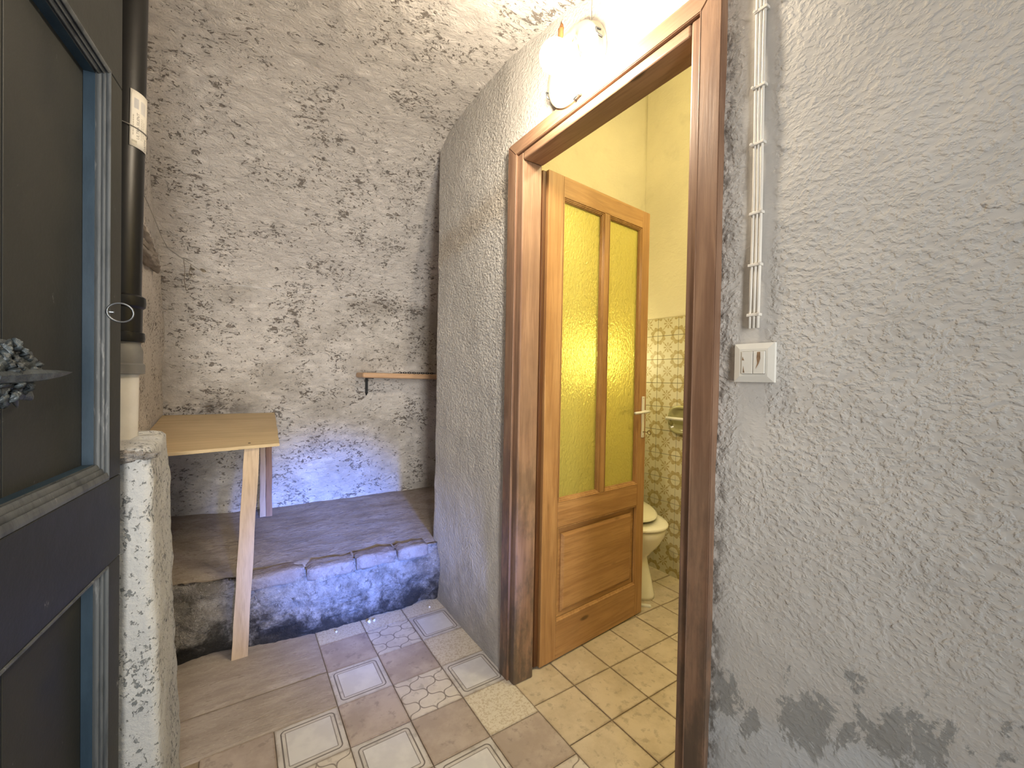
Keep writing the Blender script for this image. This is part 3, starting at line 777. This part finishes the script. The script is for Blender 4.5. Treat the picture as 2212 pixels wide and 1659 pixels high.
# ring on the stile
ring = tube('pull_ring', [(.060-.009*math.cos(a), .014+.0170*math.cos(a), 1.303+.0180*math.sin(a)) for a in [2*PI*k/28 for k in range(28)]], .0018, M_steel, D1, 8, True)
ring.location = (.004, .004, 0); ring['label'] = 'small steel ring'
lathe('ring_eye', [(.0, -.003), (.004, -.003), (.005, 0), (.0035, .003), (.0025, .009), (0, .010)], (.062, -.001, 1.303), (0, 1, 0), M_steel, D1, 12)
# ornate iron handle with a tapering lever
hd = None
def leaf(cx, cz, y, L, Wd, a, curl, m=M_iron, nm='leaf'):
    vs, fs = [], []; nu, nv = 8, 5
    for i in range(nu+1):
        t = i/nu; wdt = Wd*math.sin(PI*min(1, t*.9+.08))**.8
        for j in range(nv+1):
            s = j/nv*2-1; lx = t*L; lz = s*wdt/2; ly = curl*math.sin(PI*t)+.006*(1-abs(s))*math.sin(PI*t)+.002*math.sin(9*t+3*s)
            vs.append((cx+lx*math.cos(a)-lz*math.sin(a), y+ly, cz+lx*math.sin(a)+lz*math.cos(a)))
    for i in range(nu):
        for j in range(nv): b = i*(nv+1)+j; fs.append((b, b+1, b+nv+2, b+nv+1))
    return vs, fs
HX = .387; HZ = 1.185
g = []; hr = random.Random(11)
vs, fs = [], []
bm = bmesh.new(); bmesh.ops.create_icosphere(bm, subdivisions=5, radius=1)
for v in bm.verts:
    q = v.co.copy(); d = 1+.42*fbm(q+Vector((4, 2, 1)), 2.6, 5)+.12*math.sin(q.x*14)*math.sin(q.z*12)
    v.co = Vector((HX+.008+q.x*.062*d, .008+q.y*.012*d, HZ+q.z*.034*d))
hdl = bm_obj('handle', bm, M_iron, D1, True); hdl['label'] = 'ornate wrought leaf handle'
for k in range(70):
    a = hr.uniform(0, 2*PI); rr2 = hr.uniform(0, .036)
    g.append(leaf(HX+.01+rr2*math.cos(a)*1.7, HZ+rr2*math.sin(a)*.75, .010+hr.uniform(0, .010)-rr2*.15, hr.uniform(.010, .019), hr.uniform(.007, .012), a+hr.uniform(-.9, .9), hr.uniform(.002, .005)))
vs, fs = merge(g); fo = mesh('handle_leaves', vs, fs, M_iron, hdl, True); mdf = fo.modifiers.new('s', 'SOLIDIFY'); mdf.thickness = .002
# lever blade pointing to the free edge
secs = []
for x, hw, yy in ((HX+.05, .0075, .020), (HX-.01, .0085, .027), (HX-.035, .0072, .029), (HX-.065, .0056, .027), (HX-.098, .0036, .022), (HX-.125, .0014, .017)):
    zc = HZ+(HX-x)*.045-.004
    secs.append([(x, yy-.004, zc-hw), (x, yy+.003, zc-hw*.7), (x, yy+.005, zc+hw*.4), (x, yy-.001, zc+hw)])
vs, fs = loft(secs); mesh('lever', vs, fs, M_iron, hdl)
lathe('rosette', [(0, 0), (.040, 0), (.042, .004), (.034, .010), (.018, .013), (0, .014)], (HX, -.001, HZ), (0, 1, 0), M_iron, hdl, 28)

# ------------------------------------------------------------------ casing of the bathroom doorway
trim = empty('door_frame', (.91, .98, 0), 0, 'varnished wooden casing around the bathroom doorway', kind='structure')
def tp(name, lo, hi, m=M_jamb, bev=.003, seg=2):
    o = box(name, lo, hi, m, None, bev, seg); o.parent = trim; o.matrix_parent_inverse = Matrix.Translation((-.91, -.98, 0)); return o
XF = .900   # casing face
def prism(name, poly, m):
    bm = bmesh.new(); lo = [bm.verts.new((XF, y, z)) for y, z in poly]; hi = [bm.verts.new((.930, y, z)) for y, z in poly]; n = len(poly)
    bm.faces.new(lo); bm.faces.new(hi[::-1])
    for i in range(n): bm.faces.new((lo[i], hi[i], hi[(i+1) % n], lo[(i+1) % n]))
    bmesh.ops.recalc_face_normals(bm, faces=bm.faces); bmesh.ops.bevel(bm, geom=bm.edges[:], offset=.002, segments=2, affect='EDGES')
    o = bm_obj(name, bm, m); o.parent = trim; o.matrix_parent_inverse = Matrix.Translation((-.91, -.98, 0)); return o
YR0, YR1, YL0, YL1, ZH0, ZH1 = .545, .597, 1.371, 1.424, 2.052, 2.103
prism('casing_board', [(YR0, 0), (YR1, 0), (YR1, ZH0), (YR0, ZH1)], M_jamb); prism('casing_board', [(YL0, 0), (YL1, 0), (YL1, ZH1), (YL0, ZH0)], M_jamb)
prism('head_casing', [(YR1+.0006, ZH0+.0004), (YL0-.0006, ZH0+.0004), (YL1-.0006, ZH1+.0004), (YR0+.0006, ZH1+.0004)], M_jambh)
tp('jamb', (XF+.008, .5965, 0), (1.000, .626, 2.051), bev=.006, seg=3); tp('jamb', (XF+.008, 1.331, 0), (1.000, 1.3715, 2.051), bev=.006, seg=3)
tp('head_jamb', (XF+.008, .627, 2.020), (1.000, 1.330, 2.051), M_jambh, .006, 3)
for sy_, y0 in ((1, 1.367), (1, .5945)):
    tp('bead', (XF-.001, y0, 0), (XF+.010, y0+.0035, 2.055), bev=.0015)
# ------------------------------------------------------------------ door_2, glazed pine door swung into the bathroom
a2 = math.atan2(.061, .697)
D2 = empty('door_2', (1.047, 1.349, 0), a2, 'orange pine bathroom door with two amber glass panes, standing open', kind='structure')
TH = .036
def d2(name, lo, hi, m=M_door, bev=.0025, parent=None, label=None):
    o = box(name, lo, hi, m, parent or D2, bev)
    if label: o['label'] = label
    return o
d2('stile', (0, 0, .008), (.088, TH, 2.032)); d2('stile', (.640, 0, .008), (.700, TH, 2.032))
d2('top_rail', (.088, 0, 1.948), (.640, TH, 2.032), M_doorh); d2('middle_rail', (.088, 0, .565), (.640, TH, .672), M_doorh); d2('bottom_rail', (.088, 0, .008), (.640, TH, .165), M_doorh)
d2('mullion', (.353, 0, .672), (.386, TH, 1.948))
d2('rebate_edge', (-.022, .012, .010), (0, TH+.006, 2.028), M_doordark, .004, None, 'dark stained rebated hinge edge')
# grooved mouldings, glass, panel
def frame_mould(x0, x1, z0, z1, parts, name='moulding', m=None):
    for prof_i in (0,):
        prof = parts; n = len(prof); vs, fs = [], []
        for (cx, cz, ix, iz) in ((x0, z0, 1, 1), (x1, z0, -1, 1), (x1, z1, -1, -1), (x0, z1, 1, -1)):
            for (o_, d_) in prof: vs.append((cx+ix*o_, d_, cz+iz*o_))
        for c in range(4):
            for i in range(n-1): a = c*n+i; b = ((c+1) % 4)*n+i; fs.append((a, a+1, b+1, b))
        return mesh(name, vs, fs, m or M_door, D2)
GP = [(-.001, -.001), (.002, -.001), (.004, .003), (.007, .003), (.009, .0065), (.012, .0075), (.0125, .012), (.015, .0125), (.0155, .018)]
for x0, x1 in ((.088, .353), (.386, .640)):
    frame_mould(x0, x1, .672, 1.948, GP)
    frame_mould(x0, x1, .672, 1.948, [(.0155, .022), (.015, .030), (.006, .034), (.0, TH+.001)])
    d2('glass_pane', (x0+.004, .0185, .677), (x1-.004, .0225, 1.943), M_glass, 0, None, 'amber hammered glass pane')
frame_mould(.088, .640, .165, .565, [(-.001, -.001), (.003, -.001), (.006, .004), (.010, .006), (.012, .010)])
# raised and fielded panel
PP = [(.010, .013), (.032, .0165), (.0325, .011), (.035, .009), (.042, .004), (.046, .002)]
pn = []
vs, fs = [], []
for (cx, cz, ix, iz) in ((.088, .165, 1, 1), (.640, .165, -1, 1), (.640, .565, -1, -1), (.088, .565, 1, -1)):
    for (o_, d_) in PP: vs.append((cx+ix*o_, d_, cz+iz*o_))
n = len(PP)
for c in range(4):
    for i in range(n-1): a = c*n+i; b = ((c+1) % 4)*n+i; fs.append((a, a+1, b+1, b))
fs.append(tuple(c*n+n-1 for c in range(4)))
b0 = len(vs); vs += [(.090, .026, .167), (.638, .026, .167), (.638, .026, .563), (.090, .026, .563)]; fs.append((b0+3, b0+2, b0+1, b0))
mesh('raised_panel', vs, fs, M_doorh, D2)
# handle set, hinges
for s_, yb in ((-1, 0), (1, TH)):
    pl_ = box('handle_plate', (.662, min(yb, yb+s_*.004), .903), (.684, max(yb, yb+s_*.004), 1.110), M_white, D2, .0018); pl_['label'] = 'cream enamelled handle plate'
    yl = yb+s_*.032
    neck = tube('lever_neck', [(.673, yb+s_*.003, 1.035), (.673, yl, 1.035)], [.0075, .0055], M_white, pl_, 12)
    L_ = tube('lever', [(.676, yl, 1.036), (.655, yl, 1.035), (.620, yl-s_*.002, 1.033), (.573, yl-s_*.006, 1.030)], [.0075, .0068, .0066, .007], M_white if s_ < 0 else M_blackiron, pl_, 10)
    for zz in (.911, 1.102):
        lathe('screw', [(0, 0), (.0025, 0), (.0018, .0012), (0, .0014)], (.673, yb+s_*.004, zz), (0, s_, 0), M_brass, pl_, 8)
ky = empty('key_set', (0, 0, 0)); bpy.data.objects.remove(ky)
kb = tube('key', [(.673, -.003, .932), (.673, -.030, .932)], .0022, M_brass, D2, 8); kb['label'] = 'small brass key in the lock'
tube('key_bow', [(.673+.0, -.040+.0095*math.cos(a), .932+.0095*math.sin(a)) for a in [2*PI*k/16 for k in range(16)]], .002, M_brass, kb, 6, True)
for zz in (1.885, 1.057, .20):
    h = lathe('hinge', [(0, 0), (.006, 0), (.006, .030), (.0066, .031), (.0066, .033), (.006, .034), (.006, .075), (0, .076)], (-.026, .030, zz-.038), (0, 0, 1), M_blackiron, D2, 12)

# ------------------------------------------------------------------ wall lamp above the doorway
LC = Vector((.921, 1.045, 2.195))
lamp = empty('wall_lamp', LC, 0, 'round cream wall lamp base with bare lit bulb above the door casing', 'lamp')
def lp(o): o.parent = lamp; o.matrix_parent_inverse = Matrix.Translation(-LC); return o
base = lp(lathe('lamp_base', [(0, 0), (.128, 0), (.128, .004), (.121, .008), (.120, .028), (.114, .033), (.085, .036), (.04, .039), (0, .040)], LC, (-1, 0, 0), M_enamel, None, 56))
for a in (math.radians(-15), math.radians(165), math.radians(255)):   # spring clips on the rim
    c = LC + Vector((-.018, math.cos(a)*.122, math.sin(a)*.122)); t_ = Vector((0, -math.sin(a), math.cos(a)))
    lp(tube('rim_clip', [c-t_*.014+Vector((.004, 0, 0)), c-t_*.010+Vector((-.016, 0, 0)), c+t_*.010+Vector((-.016, 0, 0)), c+t_*.014+Vector((.004, 0, 0))], .0028, M_steel, None, 8))
S0 = Vector((0.7850, 0.9451, 2.1484)); bd = Vector((-0.6232, 0.0404, -0.7810))
lp(tube('socket_arm', [LC+Vector((-.036, -.03, .055)), LC+Vector((-.070, -.045, .045)), S0-bd*.025], [.006, .006, .010], M_brass, None, 10))
sock = lp(lathe('bulb_socket', [(0, -.030), (.0165, -.030), (.0175, -.022), (.0165, .004), (.020, .006), (.020, .012), (.015, .013), (0, .013)], S0, bd, M_enamel, None, 24))
rb = .043; pr_ = [(0, .010), (.013, .012), (.014, .022)]
for k in range(1, 15):
    a = PI*.90*(1-k/14.0); 
    pr_.append((rb*math.sin(a) if k < 14 else 0, .022+rb*.95-rb*math.cos(a+0) if False else .060-rb*math.cos(PI-a)*1.0))
pr_ = [(0, .010), (.013, .012), (.0135, .020)] + [(rb*math.sin(t), .060-rb*math.cos(t)) for t in [PI*(.12+.88*k/16) for k in range(17)]]
bulb = lathe('light_bulb', pr_, S0, bd, M_bulb, None, 28); bulb.parent = sock
for q, (dy_, dz_) in enumerate(((.012, -.02), (.022, -.012))):
    lp(tube('lamp_wire', [S0+Vector((.012, -.012, .004)), S0+Vector((.006, -.030-dy_*.4, .004)), S0+Vector((.010, -.036-dy_*.3, -.018)), LC+Vector((-.038, -.050-dy_*.3, .012+dz_))], .0016, M_enamel if q else M_brass, None, 6))
# supply cables above and below the lamp
tag(tube('lamp_cable', [(.917, .985, 2.305), (.917, .986, 2.35), (.917, .981, 2.405)], .0022, M_cable, None, 8), 'thin painted cable running up from the wall lamp to the vault', 'cable')
tag(tube('lamp_cable', [(.918, 1.135, 2.105), (.917, 1.175, 2.150), (.917, 1.158, 2.142), (.918, 1.120, 2.112)], .0016, M_cable, None, 6), 'short painted cable between the wall lamp and door casing', 'cable')
# chipped orange brick spot left of the lamp
bm = bmesh.new(); bmesh.ops.create_icosphere(bm, subdivisions=3, radius=1)
for v in bm.verts:
    q = v.co.copy(); d = 1+.5*fbm(q, 2, 4); v.co = Vector((.920+q.x*.006, 1.135+q.y*.013*d, 2.372+q.z*.030*d))
tag(bm_obj('wall_plug', bm, M_orange, None, True), 'orange broken fixing plug in the plaster beside the wall lamp', 'wall plug')

# ------------------------------------------------------------------ surface cables down to the switch
cb = empty('cable_run', (.918, .465, 1.31), 0, 'three white painted cables clipped down the wall to the switch', 'cable')
def cp(o): o.parent = cb; o.matrix_parent_inverse = Matrix.Translation((-.918, -.465, -1.31)); return o
for k, yy in enumerate((.4735, .4660, .4585)):
    pts = [(.9155, yy+.0015*math.sin(z*7+k*.4)-.002*(k-1)*0, z) for z in [1.305+.1*i for i in range(9)]]
    cp(tube('cable', pts, .0036, M_cable, None, 8))
for z in (1.333, 1.438, 1.547, 1.692, 1.811, 1.970):
    cp(box('cable_clip', (.9095, .4525, z-.003), (.9225, .4790, z+.003), M_cable, None, .001))
    cp(lathe('clip_nail', [(0, 0), (.003, 0), (.003, .002), (0, .0025)], (.9100, .4540 if z < 1.6 else .478, z+.002), (-1, 0, 0), M_cable, None, 8))
# ------------------------------------------------------------------ light switch
sw = empty('light_switch', (.918, .4625, 1.232), 0, 'square white double light switch with chipped rockers, right of door casing', 'light switch')
def sp(o): o.parent = sw; o.matrix_parent_inverse = Matrix.Translation((-.918, -.4625, -1.232)); return o
y0, y1, z0, z1 = .4215, .5035, 1.191, 1.273
def rect(x, ins): return [(x, y1-ins, z0+ins), (x, y0+ins, z0+ins), (x, y0+ins, z1-ins), (x, y1-ins, z1-ins)]
vs, fs = loft([rect(.921, 0), rect(.9135, 0), rect(.9105, .012), rect(.9105, .0168), rect(.9135, .017)], cap1=True)
sp(mesh('switch_plate', vs, fs, M_white))
for ya, yb in ((.4390, .4618), (.4632, .4860)):
    sp(box('rocker', (.9085, ya, 1.2085), (.914, yb, 1.2555), M_white, None, .0008))
def flake(poly, x, nm='chipped_paint'):
    vs = [(x, a, b) for a, b in poly]+[(x+.0006, a, b) for a, b in poly]; n = len(poly)
    return sp(mesh(nm, vs, [tuple(range(n))]+[(i, (i+1) % n, (i+1) % n+n, i+n) for i in range(n)], M_chipb))
flake([(.4535, 1.2540), (.4475, 1.2540), (.4470, 1.2400), (.4500, 1.2300), (.4560, 1.2190), (.4530, 1.2310), (.4545, 1.2420)], .9081)
flake([(.4835, 1.2450), (.4815, 1.2400), (.4800, 1.2370), (.4845, 1.2375)], .9081); flake([(.4815, 1.2250), (.4805, 1.2180), (.4790, 1.2110), (.4825, 1.2110)], .9081)

# ------------------------------------------------------------------ rough table on the platform
tb = empty('corner_table', (.0, 2.5, 0), 0, 'crude pale wood table fixed in the left corner over the platform', 'table')
def tbp(o): o.parent = tb; o.matrix_parent_inverse = Matrix.Translation((0, -2.5, 0)); return o
def ztab(y): return .880+.070*(y-2.12)/.86
th = .013
cor = [(.168, 2.135), (.208, 2.985), (-.333, 2.985), (-.333, 2.07)]
nb = 14; ring_b, ring_t = [], []
P4 = []
for (a, b) in zip(cor, cor[1:]+cor[:1]):
    for i in range(nb): t = i/nb; x = a[0]+(b[0]-a[0])*t; y = a[1]+(b[1]-a[1])*t; j = .0025*fbm((x, y, 0), 30, 3); P4.append((x+j, y+j))
vs, fs = loft([[(x, y, ztab(y)-th) for x, y in P4], [(x, y, ztab(y)-.002) for x, y in P4], [(x*.994, 2.5+(y-2.5)*.997, ztab(y)) for x, y in P4]])
tbp(mesh('tabletop', vs, fs, M_board))
g = lathe('screw', [(0, 0), (.0055, 0), (.0045, .0015), (0, .002)], (.055, 2.17, ztab(2.17)), (0, 0, 1), M_blackiron, None, 12); tbp(g)
def post(x0b, x1b, x0t, x1t, yb, yt, dth, zb, zt, m, nm='leg'):
    secs = []
    for k in range(13):
        t = k/12; z = zb+(zt-zb)*t; xa = x0b+(x0t-x0b)*t+.001*math.sin(k*2.1); xb = x1b+(x1t-x1b)*t+.0012*math.sin(k*1.3+1); y = yb+(yt-yb)*t
        secs.append([(xa, y, z), (xb, y, z), (xb, y+dth, z), (xa, y+dth, z)])
    vs, fs = loft(secs); return tbp(mesh(nm, vs, fs, m))
post(-.004, .053, .036, .092, 2.065, 2.135, .022, 0.001, ztab(2.14)-th, M_post)['label'] = 'long pale front leg standing on the floor'
post(.128, .158, .126, .152, 2.86, 2.86, .030, ptop(.15, 2.86)+.004, ztab(2.86)-th, M_post)['label'] = 'pale rear leg'
post(.159, .190, .153, .184, 2.85, 2.85, .035, ptop(.17, 2.86)+.004, ztab(2.86)-th, M_postd)['label'] = 'dark brown rear leg'
# ------------------------------------------------------------------ shelf and chain
sh = empty('wall_shelf', (1.0, 2.98, 1.2), 0, 'narrow pine shelf on the back wall by the dark recess', 'shelf')
def shp(o): o.parent = sh; o.matrix_parent_inverse = Matrix.Translation((-1.0, -2.98, -1.2)); return o
bm = bmesh.new(); bbox(bm, (.690, 2.80, 1.172), (1.45, 2.995, 1.207), .012, 4)
bmesh.ops.rotate(bm, cent=(1.08, 2.9, 1.19), matrix=Matrix.Rotation(math.radians(.4), 3, 'Y'), verts=bm.verts)
so = shp(bm_obj('shelf_board', bm, M_shelf, None, False))
for bx in (.762, 1.38):
    vb = [(bx, 2.992, 1.178), (bx, 2.992, 1.060)]
    secs = [[(bx-.008, 2.985, 1.178), (bx+.008, 2.985, 1.178), (bx+.008, 2.998, 1.178), (bx-.008, 2.998, 1.178)],
            [(bx-.008, 2.985, 1.072), (bx+.008, 2.985, 1.072), (bx+.008, 2.998, 1.072), (bx-.008, 2.998, 1.072)],
            [(bx-.002, 2.990, 1.052), (bx+.002, 2.990, 1.052), (bx+.002, 2.998, 1.052), (bx-.002, 2.998, 1.052)]]
    vs, fs = loft(secs); br = shp(mesh('shelf_bracket', vs, fs, M_blackiron)); br['label'] = 'black iron bracket'
    shp(box('bracket_arm', (bx-.008, 2.84, 1.170), (bx+.008, 2.985, 1.176), M_blackiron))
ch = empty('chain', (1.0, 2.86, 1.209), 0, 'short black chain lying on the pine wall shelf', 'chain')
def chp(o): o.parent = ch; o.matrix_parent_inverse = Matrix.Translation((-1.0, -2.86, -1.209)); return o
for k in range(16):
    x = .955+.0165*k; a = k % 2; z = 1.2125
    pts = []
    for q in range(14):
        t = 2*PI*q/14; lx = .0115*math.cos(t); ly = .0058*math.sin(t)
        pts.append((x+lx, 2.862+.004*math.sin(k*.8)+(ly if a else ly*.5), z+(0 if a else ly*.85)+.0018))
    chp(tube('chain_link', pts, .0019, M_blackiron, None, 6, True))
chp(tube('chain_hook', [(.945, 2.862, 1.2135), (.925, 2.86, 1.213), (.900, 2.858, 1.2105)], [.0022, .002, .0012], M_blackiron, None, 6))

# ------------------------------------------------------------------ rotten beam end, wire and dry leaves in the left corner
bk = empty('beam_stub', (-.32, 2.3, 1.65), 0, 'broken grey splintered beam end jutting from the left wall behind the pipe', 'beam')
for k, (yc, zc, ly, lz, tl) in enumerate(((2.34, 1.728, .50, .020, -.05), (2.46, 1.700, .52, .020, -.02), (2.36, 1.672, .56, .022, .01), (2.50, 1.680, .34, .013, -.03))):
    secs = []
    for i in range(17):
        t = i/16; s = max(.08, math.sin(PI*(.10+.88*t))**.55)*(1-.35*t); y = yc+(t-.5)*ly; z = zc+tl*(t-.5)*ly*2+.006*fbm((y*3, k, 0), 5, 3)
        secs.append([(-.318+math.cos(a)*.030*s*(1+.6*fbm((math.cos(a)*2, y*9, k), 3, 4)), y, z+math.sin(a)*lz*s*(1+.7*fbm((math.sin(a)*2, y*9, k+5), 3, 4))) for a in [2*PI*q/14 for q in range(14)]])
    vs, fs = loft(secs); o = mesh('splinter', vs, fs, M_bulk, None, True); o.parent = bk; o.matrix_parent_inverse = Matrix.Translation((.32, -2.3, -1.65))
wr = tube('loose_wire', [(-.322, 2.20, 1.93), (-.318, 2.5, 1.905), (-.312, 2.75, 1.865), (-.30, 2.86, 1.84), (-.225, 2.885, 1.792), (-.175, 2.885, 1.757), (-.118, 2.88, 1.742)], .0012, M_wire, None, 6)
tag(wr, 'thin loose wire crossing the left corner below the vault', 'wire')
dl = random.Random(4)
for k, (x, z, s) in enumerate(((-.198, 1.755, .013), (-.150, 1.757, .016), (-.207, 1.722, .010))):
    vs, fs = leaf(0, 0, 0, s*1.8, s, dl.uniform(-.5, .6), .004)
    o = mesh('dry_leaf', vs, fs, M_dust, None, True); o.location = (x-s*.8, 2.868, z-.002); mdf = o.modifiers.new('s', 'SOLIDIFY'); mdf.thickness = .0008
    tag(o, ('small curled dry leaf caught midway on the loose wire', 'largest dry leaf caught near the free end of the loose wire', 'lowest dry leaf hanging under the loose wire')[k], 'leaf')
for k, pts in enumerate(([(-.236, 2.885, 1.80), (-.232, 2.90, 1.75), (-.236, 2.92, 1.69), (-.228, 2.93, 1.64)], [(-.205, 2.885, 1.775), (-.213, 2.895, 1.735), (-.195, 2.90, 1.705), (-.186, 2.895, 1.715)])):
    tag(tube('hanging_twig', pts, .0014, M_dust, None, 5), ('long dry twig hanging straight from the loose wire', 'short hooked dry twig hanging from the loose wire')[k], 'twig')

# ------------------------------------------------------------------ bathroom: toilet, paper holder, lamp
TXc = 1.895; TYf = 1.415
wc = empty('toilet', (TXc, 1.75, 0), 0, 'white porcelain toilet with closed lid partly behind the open door', 'toilet')
def wp(o): o.parent = wc; o.matrix_parent_inverse = Matrix.Translation((-TXc, -1.75, 0)); return o
def egg(cy0, front, back, hw, z, n=36, sq=1.0):
    out = []
    for k in range(n):
        t = 2*PI*k/n; c, s = math.cos(t), math.sin(t); L = front if s < 0 else back
        out.append((TXc+hw*math.copysign(abs(c)**sq, c), cy0+L*math.copysign(abs(s)**sq, s), z))
    return out
cyb = 1.64
rings = [egg(1.62, .155, .16, .095, 0.0), egg(1.62, .155, .16, .094, .02), egg(1.63, .145, .16, .086, .10), egg(1.635, .125, .16, .076, .185), egg(1.64, .125, .18, .082, .215),
         egg(1.64, .155, .20, .115, .25), egg(1.64, .195, .22, .150, .30), egg(1.64, .218, .235, .172, .345), egg(1.64, .225, .24, .180, .375), egg(1.64, .222, .24, .178, .385)]
rings += [egg(1.64, .17, .18, .13, .385), egg(1.64, .15, .16, .11, .33), egg(1.64, .06, .06, .04, .27)]
vs, fs = loft(rings); wp(mesh('bowl', vs, fs, M_porc, None, True))
seat = [egg(1.64, .222, .20, .180, .387), egg(1.64, .232, .205, .188, .391), egg(1.64, .233, .205, .189, .402), egg(1.64, .226, .20, .183, .408), egg(1.64, .13, .12, .11, .408), egg(1.64, .125, .12, .105, .387)]
vs, fs = loft(seat); wp(mesh('seat', vs, fs, M_porc, None, True))
def tilt(rg, k=.0): return [(x, y, z+(y-1.42)*k) for x, y, z in rg]
lid = [tilt(egg(1.665, .165, .19, .165, .411), .14), tilt(egg(1.665, .180, .195, .176, .414), .14), tilt(egg(1.665, .180, .195, .176, .420), .14), tilt(egg(1.665, .165, .185, .165, .428), .14), tilt(egg(1.665, .08, .09, .08, .436), .14), tilt(egg(1.665, .01, .01, .01, .438), .14)]
vs, fs = loft(lid); wp(mesh('lid', vs, fs, M_porc, None, True))
wp(box('cistern', (TXc-.19, 1.90, .40), (TXc+.19, 2.07, .76), M_porc, None, .02, 4, smooth=False))
wp(box('cistern_lid', (TXc-.20, 1.89, .76), (TXc+.20, 2.073, .79), M_porc, None, .008, 3))
wp(tube('flush_outlet', [(TXc, 1.80, .12), (TXc, 2.0, .14), (TXc, 2.07, .14)], .05, M_porc, None, 20))
# paper holder set into the tiles
ph = empty('paper_holder', (2.228, 1.535, .955), 0, 'olive ceramic toilet paper holder recessed in patterned tiles', 'paper holder')
def pp(o): o.parent = ph; o.matrix_parent_inverse = Matrix.Translation((-2.228, -1.535, -.955)); return o
def ov(x, ry, rz, n=40): return [(x, 1.535+math.copysign(abs(math.cos(2*PI*k/n))**.75, math.cos(2*PI*k/n))*ry, .958+math.copysign(abs(math.sin(2*PI*k/n))**.75, math.sin(2*PI*k/n))*rz) for k in range(n)]
vs, fs = loft([ov(2.233, .092, .088), ov(2.216, .090, .086), ov(2.208, .083, .079), ov(2.210, .074, .070), ov(2.222, .068, .064), ov(2.2265, .050, .046), ov(2.228, .004, .004)])
pp(mesh('rim', vs, fs, M_olive, None, True))
pp(tube('roller', [(2.196, 1.622, .965), (2.196, 1.45, .965)], .010, M_white, None, 16))
for yy in (1.605, 1.465): pp(tube('roller_arm', [(2.222, yy, .930), (2.205, yy, .945), (2.196, yy, .965)], [.014, .011, .010], M_olive, None, 12))
# white offcut on the floor by the pedestal
bm = bmesh.new(); bbox(bm, (-.006, -.045, 0), (.014, .045, .010), .002, 2)
o = bm_obj('plastic_offcut', bm, M_white); o.location = (1.800, 1.452, .001); o.rotation_euler = (0, 0, math.radians(42))
tag(o, 'small white plastic offcut lying on the floor by the toilet foot', 'offcut')
# bathroom globe lamp, over the mirror side wall out of sight
gl = empty('bathroom_lamp', (1.62, .35, 2.84), 0, 'white globe ceiling lamp lighting the bathroom out of sight', 'lamp')
def gp(o): o.parent = gl; o.matrix_parent_inverse = Matrix.Translation((-1.62, -.35, -2.84)); return o
gp(lathe('lamp_rose', [(0, 0), (.05, 0), (.045, .02), (.02, .03), (.012, .10), (0, .10)], (1.62, .35, 2.85), (0, 0, -1), M_white, None, 24))
bm = bmesh.new(); bmesh.ops.create_uvsphere(bm, u_segments=24, v_segments=14, radius=.085)
for v in bm.verts: v.co += Vector((1.62, .35, 2.67))
gp(bm_obj('globe', bm, M_bathb, None, True))
# added lamp above the cistern, out of view, making the amber glass glow
ml = empty('glass_glow_lamp', (1.90, 2.075, 1.36), 0, 'added glass glow lamp behind the amber glass of the pine door', 'lamp')
def mp(o): o.parent = ml; o.matrix_parent_inverse = Matrix.Translation((-1.90, -2.075, -1.36)); return o
mp(lathe('lamp_base', [(0, 0), (.045, 0), (.040, .012), (.015, .018), (.012, .045), (0, .045)], (1.90, 2.075, 1.36), (0, -1, 0), M_white, None, 20))
bm = bmesh.new(); bmesh.ops.create_uvsphere(bm, u_segments=20, v_segments=12, radius=1)
for v in bm.verts: v.co = Vector((1.90+v.co.x*.045, 2.000+v.co.y*.045, 1.34+v.co.z*.11))
mp(bm_obj('glow_body', bm, emis('glass glow lamp', BATH_C, 22.0), None, True))
